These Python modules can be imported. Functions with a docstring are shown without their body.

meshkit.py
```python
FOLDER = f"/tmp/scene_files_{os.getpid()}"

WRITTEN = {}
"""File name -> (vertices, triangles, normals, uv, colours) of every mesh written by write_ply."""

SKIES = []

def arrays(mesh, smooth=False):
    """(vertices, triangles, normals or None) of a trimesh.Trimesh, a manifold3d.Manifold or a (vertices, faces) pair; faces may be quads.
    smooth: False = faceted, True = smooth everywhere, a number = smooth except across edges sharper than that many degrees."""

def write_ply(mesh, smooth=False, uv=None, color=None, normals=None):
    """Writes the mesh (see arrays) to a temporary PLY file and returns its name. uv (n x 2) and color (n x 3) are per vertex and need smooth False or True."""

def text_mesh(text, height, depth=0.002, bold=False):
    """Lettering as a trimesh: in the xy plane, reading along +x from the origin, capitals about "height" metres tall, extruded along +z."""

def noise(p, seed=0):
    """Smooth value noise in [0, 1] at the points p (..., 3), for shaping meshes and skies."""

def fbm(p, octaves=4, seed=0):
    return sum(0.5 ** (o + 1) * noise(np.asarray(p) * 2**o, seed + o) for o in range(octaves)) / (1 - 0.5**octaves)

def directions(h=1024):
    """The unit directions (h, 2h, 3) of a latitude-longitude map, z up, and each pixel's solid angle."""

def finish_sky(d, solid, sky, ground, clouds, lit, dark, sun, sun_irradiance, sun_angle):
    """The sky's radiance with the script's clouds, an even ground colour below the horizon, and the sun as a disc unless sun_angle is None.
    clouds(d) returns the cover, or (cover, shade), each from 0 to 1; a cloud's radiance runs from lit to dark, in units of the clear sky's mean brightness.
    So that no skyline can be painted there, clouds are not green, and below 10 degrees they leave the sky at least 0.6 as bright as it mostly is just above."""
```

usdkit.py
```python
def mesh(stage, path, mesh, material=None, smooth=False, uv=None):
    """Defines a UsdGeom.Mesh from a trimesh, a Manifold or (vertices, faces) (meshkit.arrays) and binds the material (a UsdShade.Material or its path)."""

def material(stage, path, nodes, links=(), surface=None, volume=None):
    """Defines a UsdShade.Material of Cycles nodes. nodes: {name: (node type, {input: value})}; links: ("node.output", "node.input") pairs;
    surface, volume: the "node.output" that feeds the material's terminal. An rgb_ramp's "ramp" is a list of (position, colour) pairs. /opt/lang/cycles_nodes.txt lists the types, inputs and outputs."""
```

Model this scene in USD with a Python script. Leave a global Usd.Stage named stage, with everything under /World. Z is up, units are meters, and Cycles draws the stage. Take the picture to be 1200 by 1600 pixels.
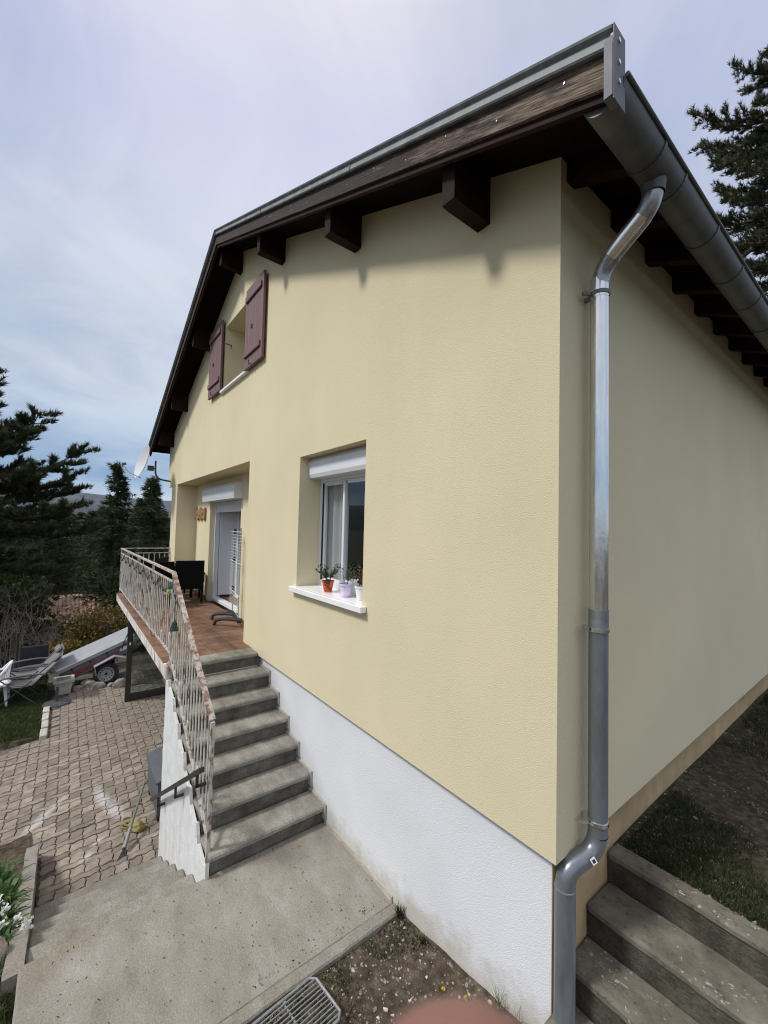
import math, random
import numpy as np, trimesh, manifold3d as m3, usdkit, meshkit
from shapely.geometry import Polygon, box as sbox
from pxr import Usd, UsdGeom, UsdLux, UsdShade, Gf, Sdf, Vt

stage = Usd.Stage.CreateInMemory()
W0 = UsdGeom.Xform.Define(stage, '/World'); stage.SetDefaultPrim(W0.GetPrim())
UsdGeom.Scope.Define(stage, '/World/Looks')
LK = '/World/Looks/'
rng = np.random.default_rng(7)
PI = math.pi

# ------------------------------------------------------------------ camera, sky, sun, exposure
EXPOSURE = 0.96
EYE = np.array([1.158, -2.071, 1.72])
yaw, pitch, roll = -0.9130, 0.0390, 0.0240
_f = np.array([math.cos(pitch)*math.sin(yaw), math.cos(pitch)*math.cos(yaw), math.sin(pitch)])
_r0 = np.array([math.cos(yaw), -math.sin(yaw), 0]); _u0 = np.cross(_r0, _f)
RIGHT = math.cos(roll)*_r0 + math.sin(roll)*_u0; UP = -math.sin(roll)*_r0 + math.cos(roll)*_u0; FWD = _f
cam = UsdGeom.Camera.Define(stage, '/World/camera')
cam.CreateFocalLengthAttr(2.2); cam.CreateHorizontalApertureAttr(2.2*1200/640.0); cam.CreateVerticalApertureAttr(2.2*1600/640.0)
cam.CreateFStopAttr(1.3); cam.CreateFocusDistanceAttr(4.0); cam.CreateClippingRangeAttr(Gf.Vec2f(0.005, 20000))
cam.CreateExposureAttr(EXPOSURE)
_m = np.eye(4); _m[0, :3] = RIGHT; _m[1, :3] = UP; _m[2, :3] = -FWD; _m[3, :3] = EYE
cam.AddTransformOp().Set(Gf.Matrix4d(*_m.ravel().tolist()))

SUN = np.array([-0.30, -0.88, 1.06]); SUN /= np.linalg.norm(SUN)
SUN_EL, SUN_ROT = math.asin(SUN[2]), math.atan2(SUN[0], SUN[1])
sun = UsdLux.DistantLight.Define(stage, '/World/sun')
sun.CreateIntensityAttr(0.39); sun.CreateAngleAttr(10.0); sun.CreateColorAttr(Gf.Vec3f(1.0, 0.97, 0.92)); sun.CreateNormalizeAttr(True)
_z = SUN; _x = np.cross([0, 0, 1], _z); _x /= np.linalg.norm(_x); _y = np.cross(_z, _x)
_m = np.eye(4); _m[0, :3] = _x; _m[1, :3] = _y; _m[2, :3] = _z
sun.AddTransformOp().Set(Gf.Matrix4d(*_m.ravel().tolist()))

SKY_K = 0.060
sky_mat = usdkit.material(stage, LK+'sky_look', {
    'tc': ('texture_coordinate', {}),
    'sep': ('separate_xyz', {}),
    'zz': ('math', {'math_type': 'add', 'value2': 0.16}),
    'dv': ('combine_xyz', {}),
    'px': ('math', {'math_type': 'divide'}), 'py': ('math', {'math_type': 'divide'}),
    'n1': ('noise_texture', {'scale': 1.7, 'detail': 10, 'roughness': 0.58, 'distortion': 0.7}),
    'n2': ('noise_texture', {'scale': 0.45, 'detail': 3, 'roughness': 0.5}),
    'sum': ('math', {'math_type': 'multiply_add', 'value2': 0.55}),
    'r': ('rgb_ramp', {'ramp': [(0.0, (2.7, 3.4, 4.5)), (0.60, (4.1, 4.75, 5.7)), (0.72, (5.1, 5.45, 6.2)), (0.80, (5.9, 6.1, 6.7)), (0.90, (6.6, 6.75, 7.1)), (1.0, (6.9, 7.0, 7.3))]}),
    'grad': ('rgb_ramp', {'ramp': [(0.0, (1.02, 1.06, 1.10)), (0.035, (0.88, 0.96, 1.02)), (0.09, (0.50, 0.68, 0.88)), (0.16, (0.66, 0.80, 0.95)), (0.27, (0.88, 0.95, 1.02)), (0.45, (0.90, 0.95, 1.03)), (0.70, (0.94, 0.94, 1.10)), (0.80, (1.14, 1.09, 1.13)), (1.0, (2.75, 2.5, 2.2))]}),
    'mul': ('mix_color', {'blend_type': 'multiply', 'fac': 1.0}),
    'sky': ('sky_texture', {'sky_type': 'single_scattering', 'sun_disc': False, 'sun_elevation': SUN_EL, 'sun_rotation': SUN_ROT}),
    'mix': ('mix_color', {'blend_type': 'mix', 'fac': 0.94}),
    'bg': ('background_shader', {'strength': SKY_K}),
}, [('tc.generated', 'sep.vector'), ('sep.z', 'zz.value1'), ('sep.x', 'px.value1'), ('zz.value', 'px.value2'), ('sep.y', 'py.value1'), ('zz.value', 'py.value2'),
    ('px.value', 'dv.x'), ('py.value', 'dv.y'), ('dv.vector', 'n1.vector'), ('dv.vector', 'n2.vector'),
    ('n1.fac', 'sum.value1'), ('n2.fac', 'sum.value3'), ('sum.value', 'r.fac'), ('sep.z', 'grad.fac'),
    ('r.color', 'mul.a'), ('grad.color', 'mul.b'), ('sky.color', 'mix.a'), ('mul.result', 'mix.b'), ('mix.result', 'bg.color')], surface='bg.background')
dome = UsdLux.DomeLight.Define(stage, '/World/sky'); dome.CreateIntensityAttr(1.0)
UsdShade.MaterialBindingAPI.Apply(dome.GetPrim()).Bind(sky_mat)
dome.GetPrim().SetCustomDataByKey('kind', 'structure'); dome.GetPrim().SetCustomDataByKey('label', 'pale lavender overcast sky with grey cloud bands low on the left')

# ------------------------------------------------------------------ helpers: scene tree
BASE = {}
def uniq(path):
    if not stage.GetPrimAtPath(path): return path
    k = 1
    while stage.GetPrimAtPath('%s_%03d' % (path, k)): k += 1
    return '%s_%03d' % (path, k)
def tagp(prim, label=None, cat=None, group=None, kind=None):
    for k, v in (('label', label), ('category', cat), ('group', group), ('kind', kind)):
        if v: prim.SetCustomDataByKey(k, v)
def thing(name, label, cat=None, loc=(0, 0, 0), group=None, kind=None):
    p = uniq('/World/' + name); x = UsdGeom.Xform.Define(stage, p); x.AddTranslateOp().Set(Gf.Vec3d(*map(float, loc)))
    x.AddRotateZOp().Set(0.0)
    tagp(x.GetPrim(), label, cat, group, kind); BASE[p] = np.array(loc, float); return p
def top(path): return '/'.join(path.split('/')[:3])
def part(parent, name, mesh, mat, label=None, smooth=False, kind=None):
    """mesh is given in world coordinates; it is stored relative to its thing's base"""
    if isinstance(mesh, list): mesh = joined(mesh)
    v, f, _ = meshkit.arrays(mesh)
    p = uniq(parent + '/' + name)
    usdkit.mesh(stage, p, (v - BASE[top(parent)], f), MATS[mat] if isinstance(mat, str) else mat, smooth)
    tagp(stage.GetPrimAtPath(p), label, None, None, kind)
    return p
def single(name, mesh, mat, label, cat=None, kind=None, group=None, smooth=False):
    if isinstance(mesh, list): mesh = joined(mesh)
    v, f, _ = meshkit.arrays(mesh)
    p = uniq('/World/' + name); base = np.array([v[:, 0].mean(), v[:, 1].mean(), v[:, 2].min()])
    m = usdkit.mesh(stage, p, (v - base, f), MATS[mat], smooth); m.AddTranslateOp().Set(Gf.Vec3d(*base.tolist()))
    tagp(m.GetPrim(), label, cat, group, kind); BASE[p] = base; return p
def dup(src, loc, rotz, label=None, group=None, scale=1.0):
    was = stage.GetPrimAtPath(src); name = was.GetName()
    p = uniq('/World/' + name); x = UsdGeom.Xform.Define(stage, p)
    x.GetPrim().GetReferences().AddInternalReference(src); x.GetPrim().SetInstanceable(True)
    x.ClearXformOpOrder()
    x.MakeMatrixXform().Set(Gf.Matrix4d().SetScale(scale) * Gf.Matrix4d().SetRotate(Gf.Rotation(Gf.Vec3d(0, 0, 1), math.degrees(rotz))) * Gf.Matrix4d().SetTranslate(Gf.Vec3d(*map(float, loc))))
    cd = was.GetCustomData(); tagp(x.GetPrim(), label or cd.get('label'), cd.get('category'), group or cd.get('group'), cd.get('kind'))
    return p

# ------------------------------------------------------------------ helpers: shapes
def joined(ms):
    vs, fs, n = [], [], 0
    for m in ms:
        v, f, _ = meshkit.arrays(m); vs.append(v); fs.append(f + n); n += len(v)
    return (np.vstack(vs), np.vstack(fs))
def box(x0, x1, y0, y1, z0, z1, c=0.0):
    if c <= 0:
        v = np.array([[x, y, z] for x in (x0, x1) for y in (y0, y1) for z in (z0, z1)], float)
        f = [[0, 1, 3, 2], [4, 6, 7, 5], [0, 4, 5, 1], [2, 3, 7, 6], [0, 2, 6, 4], [1, 5, 7, 3]]
        return (v, np.array([[q[i] for i in t] for q in f for t in ((0, 1, 2), (0, 2, 3))]))
    pts = []
    for sx in (0, 1):
        for sy in (0, 1):
            for sz in (0, 1):
                p = np.array([x1 if sx else x0, y1 if sy else y0, z1 if sz else z0], float); d = np.array([-1 if sx else 1, -1 if sy else 1, -1 if sz else 1])*c
                for k in range(3):
                    q = p.copy(); q += d; q[k] -= d[k]; pts.append(q)
    return m3.Manifold.hull_points(np.array(pts))
def xf(mesh, M=None, t=None, rz=0, rx=0, ry=0):
    v, f, _ = meshkit.arrays(mesh); v = np.array(v)
    for a, ax in ((rx, 0), (ry, 1), (rz, 2)):
        if a:
            i, j = [(1, 2), (2, 0), (0, 1)][ax]; c, s = math.cos(a), math.sin(a); p, q = v[:, i].copy(), v[:, j].copy(); v[:, i], v[:, j] = c*p - s*q, s*p + c*q
    if M is not None: v = v @ np.asarray(M).T
    if t is not None: v = v + np.asarray(t, float)
    return (v, f)
def tube(pts, r, sides=8, cap=True):
    pts = np.asarray(pts, float); n = len(pts); r = np.full(n, r, float) if np.ndim(r) == 0 else np.asarray(r, float)
    T = np.gradient(pts, axis=0); T /= np.maximum(np.linalg.norm(T, axis=1, keepdims=True), 1e-9)
    ref = np.array([0, 0, 1.0]) if abs(T[0][2]) < 0.9 else np.array([1.0, 0, 0]); V = []
    u = np.cross(T[0], ref); u /= np.linalg.norm(u)
    a = np.arange(sides)/sides*2*PI
    for i in range(n):
        u = u - T[i]*(u @ T[i]); u /= max(np.linalg.norm(u), 1e-9); w = np.cross(T[i], u)
        V.append(pts[i] + r[i]*(np.cos(a)[:, None]*u + np.sin(a)[:, None]*w))
    V = np.vstack(V); F = []
    for i in range(n-1):
        for k in range(sides):
            p, q = i*sides+k, i*sides+(k+1) % sides; F += [[p, q, q+sides], [p, q+sides, p+sides]]
    if cap:
        V = np.vstack([V, pts[:1], pts[-1:]]); c0, c1 = len(V)-2, len(V)-1
        for k in range(sides):
            F += [[c0, (k+1) % sides, k], [c1, (n-1)*sides+k, (n-1)*sides+(k+1) % sides]]
    return (V, np.array(F))
def bar(a, b, w, h=None, up=(0, 0, 1)):
    """rectangular bar from a to b, w across, h along up"""
    h = h or w; a, b = np.asarray(a, float), np.asarray(b, float); t = b-a; L = np.linalg.norm(t); t /= L
    up = np.asarray(up, float)
    if abs(t @ up) > 0.95: up = np.array([0, 1.0, 0])
    s = np.cross(t, up); s /= np.linalg.norm(s); n = np.cross(s, t)
    v, f = box(-w/2, w/2, 0, L, -h/2, h/2)
    return (a + v[:, :1]*s + v[:, 1:2]*t + v[:, 2:3]*n, f)
def lathe(prof, seg=24, c=(0, 0, 0)):
    prof = np.asarray(prof, float); a = np.arange(seg)/seg*2*PI; n = len(prof)
    V = np.vstack([np.stack([r*np.cos(a), r*np.sin(a), np.full(seg, z)], 1) for r, z in prof]) + np.asarray(c, float); F = []
    for i in range(n-1):
        for k in range(seg):
            p, q = i*seg+k, i*seg+(k+1) % seg; F += [[p, q, q+seg], [p, q+seg, p+seg]]
    return (V, np.array(F))
def extrude_xz(poly, y0, y1):
    """shapely polygon in (x, z) as a solid from y0 to y1"""
    m = trimesh.creation.extrude_polygon(poly, y1-y0, engine='earcut'); v = m.vertices
    return (np.stack([v[:, 0], y1 - v[:, 2], v[:, 1]], 1), np.array(m.faces))
def extrude_xy(poly, z0, z1):
    m = trimesh.creation.extrude_polygon(poly, z1-z0, engine='earcut'); v = np.array(m.vertices); v[:, 2] += z0
    return (v, np.array(m.faces))
def sweep_x(prof, x0, x1, zf):
    """profile of (y, z) points swept along x; zf(x) adds height"""
    P = np.asarray(prof, float); n = len(P); V = np.vstack([np.stack([np.full(n, x), P[:, 0], P[:, 1] + zf(x)], 1) for x in (x0, x1)]); F = []
    for k in range(n):
        q = (k+1) % n; F += [[k, q, q+n], [k, q+n, k+n]]
    tri = trimesh.creation.triangulate_polygon(Polygon(P), engine='earcut')
    if len(tri[0]) == n:
        for t in tri[1]: F += [list(t), [t[0]+n, t[2]+n, t[1]+n]]
    return (V, np.array(F))
def grid(x0, x1, y0, y1, nx, ny, zf):
    X, Y = np.meshgrid(np.linspace(x0, x1, nx), np.linspace(y0, y1, ny), indexing='ij'); V = np.stack([X, Y, zf(X, Y)], -1).reshape(-1, 3); i = np.arange((nx-1)*(ny-1)); a = (i//(ny-1))*ny + i % (ny-1)
    return (V, np.vstack([np.stack([a, a+ny, a+ny+1], 1), np.stack([a, a+ny+1, a+1], 1)]))
def rock(c, s, seed, sub=2, flat=0.75):
    m = trimesh.creation.icosphere(sub, 1.0); v = np.array(m.vertices); d = 0.62 + 0.75*meshkit.fbm(v*1.3 + seed*7.3, 3, seed)
    d = np.round(d*9)/9*0.4 + d*0.6; v = v*d[:, None]*np.asarray(s)*np.array([1, 1, flat]); return (v + np.asarray(c, float), np.array(m.faces))
def roughen(mesh, amp, scale, edge=0.08, seed=0):
    m = mesh if not hasattr(mesh, 'to_mesh') else mesh
    v, f, _ = meshkit.arrays(m); t = trimesh.Trimesh(v, f, process=True); v, f = trimesh.remesh.subdivide_to_size(t.vertices, t.faces, edge)
    t = trimesh.Trimesh(v, f, process=True); v = np.array(t.vertices); o = np.stack([meshkit.fbm(v*scale + 11.7*k, 3, seed+k) for k in range(3)], 1) - 0.5
    return (v + o*amp, np.array(t.faces))
def leafset(c, d, L, w, seed=0, bend=0.25):
    """one leaf (4 triangles) per row: base points c, directions d, lengths L, widths w"""
    g = np.random.default_rng(seed); c = np.asarray(c); d = np.asarray(d)/np.linalg.norm(d, axis=1, keepdims=True); n = len(c); L = np.broadcast_to(L, n)[:, None]; w = np.broadcast_to(w, n)[:, None]
    s = np.cross(d, g.normal(size=(n, 3))); s /= np.maximum(np.linalg.norm(s, axis=1, keepdims=True), 1e-6); k = np.cross(s, d)
    P = np.stack([c, c + d*L*0.5 + s*w/2 + k*L*bend*0.2, c + d*L*0.5 - s*w/2 + k*L*bend*0.2, c + d*L - k*L*bend*0.4], 1).reshape(-1, 3)
    i = np.arange(n)[:, None, None]*4; return (P, (i + np.array([[0, 1, 2], [1, 3, 2]])).reshape(-1, 3))
def blades(pts, h, w, seed=0, lean=0.6):
    g = np.random.default_rng(seed); n = len(pts); h = np.broadcast_to(h, n)*g.uniform(0.55, 1.25, n); a = g.uniform(0, 2*PI, n); s = np.stack([np.cos(a), np.sin(a), 0*a], 1)*np.broadcast_to(w, n)[:, None]
    b = g.uniform(0, 2*PI, n); l = np.stack([np.cos(b), np.sin(b), 0*b], 1)*(h*lean*g.uniform(0.2, 1, n))[:, None]; z = np.array([0, 0, 1.0])
    mid = pts + l*0.35 + z*(h*0.6)[:, None]; tip = pts + l + z*(h*0.95)[:, None]
    P = np.stack([pts - s, pts + s, mid - s*0.7, mid + s*0.7, tip], 1).reshape(-1, 3); i = np.arange(n)[:, None, None]*5
    return (P, (i + np.array([[0, 1, 3], [0, 3, 2], [2, 3, 4]])).reshape(-1, 3))

# ------------------------------------------------------------------ materials
MATS = {}
def M(name, ramp, scale=4.0, rough=0.75, bump=0.0, bscale=80.0, bdetail=4, detail=6, metallic=0.0, stretch=(1, 1, 1), bstretch=None, spec=None, rand=0.0, translucent=0.0, rough2=None, big=None, bdist=0.02, rot=None, grit=None, streak=None):
    """principled with world-space noise colour; ramp: list of (pos, colour)"""
    N = {'g': ('geometry', {}), 'mp': ('mapping', {'scale': tuple(s*scale for s in stretch)}), 'n': ('noise_texture', {'scale': 1.0, 'detail': detail, 'roughness': 0.6}), 'r': ('rgb_ramp', {'ramp': ramp}),
         'p': ('principled_bsdf', {'roughness': rough, 'metallic': metallic})}
    if spec is not None: N['p'][1]['specular_ior_level'] = spec
    if rot is not None: N['mp'][1].update({'mapping_type': 'texture', 'rotation': rot, 'scale': tuple(1/(q*scale) for q in stretch)})
    Lk = [('g.position', 'mp.vector'), ('mp.vector', 'n.vector'), ('n.fac', 'r.fac')]; col = 'r.color'
    if big:                                     # slow large-scale variation: (scale, amount)
        N['bn'] = ('noise_texture', {'scale': big[0], 'detail': 3}); N['br'] = ('map_range', {'from_min': 0.3, 'from_max': 0.7, 'to_min': 1-big[1], 'to_max': 1+big[1]})
        N['bm'] = ('vector_math', {'math_type': 'scale'}); Lk += [('g.position', 'bn.vector'), ('bn.fac', 'br.value'), (col, 'bm.vector1'), ('br.result', 'bm.scale')]; col = 'bm.vector'
    for key, spec_ in (('gr', grit), ('sk', streak)):      # grit: (scale, amount) fine sharp speckle; streak: (scale, amount) vertical run-off streaks
        if spec_:
            N[key+'m'] = ('mapping', {'scale': (spec_[0],)*3 if key == 'gr' else (spec_[0], spec_[0], spec_[0]*0.07)}); N[key+'n'] = ('noise_texture', {'scale': 1.0, 'detail': 4 if key == 'gr' else 6, 'roughness': 0.7})
            N[key+'r'] = ('map_range', {'from_min': 0.35, 'from_max': 0.65, 'to_min': 1-spec_[1], 'to_max': 1+spec_[1]}); N[key+'s'] = ('vector_math', {'math_type': 'scale'})
            Lk += [('g.position', key+'m.vector'), (key+'m.vector', key+'n.vector'), (key+'n.fac', key+'r.value'), (col, key+'s.vector1'), (key+'r.result', key+'s.scale')]; col = key+'s.vector'
    if rand:
        N['oi'] = ('object_info', {}); N['or'] = ('map_range', {'to_min': 1-rand, 'to_max': 1+rand}); N['om'] = ('vector_math', {'math_type': 'scale'})
        Lk += [('oi.random', 'or.value'), (col, 'om.vector1'), ('or.result', 'om.scale')]; col = 'om.vector'
    Lk.append((col, 'p.base_color'))
    if rough2 is not None:
        N['rr'] = ('map_range', {'from_min': 0.3, 'from_max': 0.7, 'to_min': rough, 'to_max': rough2}); Lk += [('n.fac', 'rr.value'), ('rr.result', 'p.roughness')]
    if bump:
        N['bp'] = ('mapping', {'scale': tuple(s*bscale for s in (bstretch or (1, 1, 1)))}); N['b'] = ('noise_texture', {'scale': 1.0, 'detail': bdetail, 'roughness': 0.6}); N['bu'] = ('bump', {'strength': bump, 'distance': bdist})
        Lk += [('g.position', 'bp.vector'), ('bp.vector', 'b.vector'), ('b.fac', 'bu.height'), ('bu.normal', 'p.normal')]
    out = 'p.BSDF'
    if translucent:
        N['t'] = ('translucent_bsdf', {}); N['mx'] = ('mix_closure', {'fac': translucent}); Lk += [(col, 't.color'), ('p.BSDF', 'mx.closure1'), ('t.BSDF', 'mx.closure2')]; out = 'mx.closure'
    MATS[name] = usdkit.material(stage, LK + name + '_look', N, Lk, surface=out)
def tri(c, a=0.15, b=None): return [(0.3, tuple(x*(1-a) for x in c)), (0.5, c), (0.7, tuple(x*(1+a) for x in c))]
def glass(name, tint, base, rough=0.02):
    # facing-based reflectance works the same on both faces of a pane
    MATS[name] = usdkit.material(stage, LK + name + '_look', {'t': ('transparent_bsdf', {'color': tint}), 'g': ('glossy_bsdf', {'color': (0.9, 0.93, 0.95), 'roughness': rough}), 'f': ('layer_weight', {'blend': 0.5}), 'q': ('math', {'math_type': 'power', 'value2': 4.0}), 'k': ('math', {'math_type': 'multiply_add', 'value2': 0.8, 'value3': base}), 'm': ('mix_closure', {})},
        [('f.facing', 'q.value1'), ('q.value', 'k.value1'), ('k.value', 'm.fac'), ('t.BSDF', 'm.closure1'), ('g.BSDF', 'm.closure2')], surface='m.closure')
YEL = (0.675, 0.60, 0.405)
M('plaster_yellow', [(0.25, tuple(0.93*q for q in YEL)), (0.5, YEL), (0.75, tuple(1.06*q for q in YEL))], scale=150, detail=3, rough=0.92, bump=0.65, bscale=185, bdetail=4, bdist=0.010, big=(0.8, 0.045), streak=(2.2, 0.012), grit=(190, 0.05), spec=0.2)
def base_plaster():
    # white render; mud splash and damp follow the ground line (landing, then the rising soil)
    N = {'g': ('geometry', {}), 'sp': ('separate_xyz', {}), 'gl': ('map_range', {'from_min': -1.34, 'from_max': -0.05, 'to_min': -1.165, 'to_max': -0.985, 'clamp': True}), 'h': ('math', {'math_type': 'subtract'}),
        'n': ('noise_texture', {'scale': 7.0, 'detail': 8, 'roughness': 0.7}), 'hn': ('math', {'math_type': 'multiply_add', 'value2': -0.55}), 'k': ('map_range', {'from_min': -0.06, 'from_max': -0.27, 'to_min': 0.0, 'to_max': 0.6, 'clamp': True}),
        'f': ('noise_texture', {'scale': 120.0, 'detail': 2}), 'fr': ('rgb_ramp', {'ramp': [(0.3, (0.615, 0.63, 0.65)), (0.7, (0.675, 0.69, 0.71))]}), 'bn': ('noise_texture', {'scale': 1.4, 'detail': 4}), 'br': ('map_range', {'from_min': 0.3, 'from_max': 0.7, 'to_min': 0.94, 'to_max': 1.04}), 'bm': ('vector_math', {'math_type': 'scale'}),
        'sn': ('noise_texture', {'scale': 60.0, 'detail': 3}), 'sk': ('map_range', {'from_min': 0.70, 'from_max': 0.74, 'to_max': 0.5, 'clamp': True}), 'm1': ('mix_color', {'b': (0.36, 0.31, 0.22)}), 'm2': ('mix_color', {'b': (0.25, 0.24, 0.22)}),
        'p': ('principled_bsdf', {'roughness': 0.9, 'specular_ior_level': 0.2}), 'b': ('noise_texture', {'scale': 190.0, 'detail': 5}), 'bu': ('bump', {'strength': 0.5, 'distance': 0.009})}
    MATS['plaster_white'] = usdkit.material(stage, LK + 'plaster_white_look', N, [('g.position', 'sp.vector'), ('sp.x', 'gl.value'), ('sp.z', 'h.value1'), ('gl.result', 'h.value2'), ('g.position', 'n.vector'), ('n.fac', 'hn.value1'), ('h.value', 'hn.value3'), ('hn.value', 'k.value'),
        ('g.position', 'f.vector'), ('f.fac', 'fr.fac'), ('g.position', 'bn.vector'), ('bn.fac', 'br.value'), ('fr.color', 'bm.vector1'), ('br.result', 'bm.scale'), ('g.position', 'sn.vector'), ('sn.fac', 'sk.value'), ('bm.vector', 'm1.a'), ('k.result', 'm1.fac'), ('m1.result', 'm2.a'), ('sk.result', 'm2.fac'), ('m2.result', 'p.base_color'),
        ('g.position', 'b.vector'), ('b.fac', 'bu.height'), ('bu.normal', 'p.normal')], surface='p.BSDF')
base_plaster()
M('plaster_ochre', tri((0.42, 0.31, 0.17), 0.16), scale=6, rough=0.9, bump=0.2, bscale=90, big=(1.2, 0.12), spec=0.2)
M('painted_cheek', [(0.25, (0.42, 0.39, 0.31)), (0.40, (0.60, 0.60, 0.58)), (0.7, (0.67, 0.68, 0.69))], scale=3.2, stretch=(3.5, 2.5, 0.5), detail=9, rough=0.85, bump=0.3, bscale=60, spec=0.2)
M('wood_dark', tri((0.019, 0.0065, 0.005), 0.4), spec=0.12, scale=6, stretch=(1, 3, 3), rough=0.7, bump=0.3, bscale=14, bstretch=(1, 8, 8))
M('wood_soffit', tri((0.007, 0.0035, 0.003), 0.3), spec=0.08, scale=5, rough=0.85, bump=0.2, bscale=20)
def barge_material():
    # dark peeling paint, worn to bare grey-brown grain towards the eave end
    ang = math.atan(0.435); N = {'g': ('geometry', {}), 'm': ('mapping', {'mapping_type': 'texture', 'rotation': (0, ang, 0), 'scale': (0.14, 0.02, 0.0075)}), 'n': ('noise_texture', {'scale': 1.0, 'detail': 8, 'roughness': 0.6}),
        'm2': ('mapping', {'mapping_type': 'texture', 'rotation': (0, ang, 0), 'scale': (0.22, 0.3, 0.035)}), 'n2': ('noise_texture', {'scale': 1.0, 'detail': 6, 'roughness': 0.7}), 'sx': ('separate_xyz', {}),
        'w': ('map_range', {'from_min': -1.2, 'from_max': 0.35, 'to_min': -0.07, 'to_max': 0.20, 'clamp': True}), 'a': ('math', {'math_type': 'add'}), 'k': ('map_range', {'from_min': 0.50, 'from_max': 0.66, 'clamp': True}),
        'r1': ('rgb_ramp', {'ramp': [(0.3, (0.014, 0.007, 0.006)), (0.7, (0.034, 0.018, 0.013))]}), 'r2': ('rgb_ramp', {'ramp': [(0.32, (0.045, 0.028, 0.018)), (0.5, (0.135, 0.095, 0.066)), (0.68, (0.26, 0.21, 0.155))]}), 'x': ('mix_color', {}),
        'p': ('principled_bsdf', {'roughness': 0.85}), 'b': ('bump', {'strength': 0.8, 'distance': 0.012})}
    MATS['wood_weathered'] = usdkit.material(stage, LK + 'wood_weathered_look', N, [('g.position', 'm.vector'), ('m.vector', 'n.vector'), ('g.position', 'm2.vector'), ('m2.vector', 'n2.vector'), ('g.position', 'sx.vector'), ('sx.x', 'w.value'), ('n2.fac', 'a.value1'), ('w.result', 'a.value2'), ('a.value', 'k.value'),
        ('n.fac', 'r1.fac'), ('n.fac', 'r2.fac'), ('k.result', 'x.fac'), ('r1.color', 'x.a'), ('r2.color', 'x.b'), ('x.result', 'p.base_color'), ('n.fac', 'b.height'), ('b.normal', 'p.normal')], surface='p.BSDF')
barge_material()
M('zinc_weathered', [(0.3, (0.125, 0.133, 0.137)), (0.5, (0.185, 0.197, 0.20)), (0.7, (0.27, 0.285, 0.29))], scale=11, detail=9, rough=0.6, metallic=0.25, bump=0.12, bscale=25, rough2=0.75)
M('zinc_cap', tri((0.125, 0.13, 0.14), 0.2), scale=9, rough=0.6, metallic=0.3, rough2=0.75)
M('zinc_dark', tri((0.105, 0.108, 0.104), 0.3), scale=7, rough=0.45, metallic=0.6, bump=0.08, bscale=20, rough2=0.6)
M('zinc_bright', tri((0.76, 0.77, 0.765), 0.12), scale=30, stretch=(1, 1, 0.15), rough=0.13, metallic=1.0, bump=0.07, bscale=7, rough2=0.27)
M('zinc_pipe', tri((0.34, 0.355, 0.36), 0.25), scale=14, detail=8, rough=0.22, metallic=0.85, bump=0.08, bscale=20, rough2=0.42)
M('pipe_grey', tri((0.20, 0.22, 0.24), 0.16), scale=8, stretch=(1, 1, 0.3), rough=0.24, metallic=0.55, rough2=0.42, bump=0.05, bscale=30)
M('shutter_paint', tri((0.175, 0.098, 0.098), 0.12), scale=14, stretch=(4, 4, 0.3), detail=9, rough=0.6, bump=0.35, bscale=30, bstretch=(6, 6, 0.4), rand=0.08)
M('pvc_white', tri((0.66, 0.68, 0.70), 0.02), scale=3, rough=0.35)
M('sill_white', tri((0.80, 0.80, 0.80), 0.03), scale=6, rough=0.22)
M('curtain', tri((0.62, 0.63, 0.63), 0.04), scale=5, rough=0.9, translucent=0.25)
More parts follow.
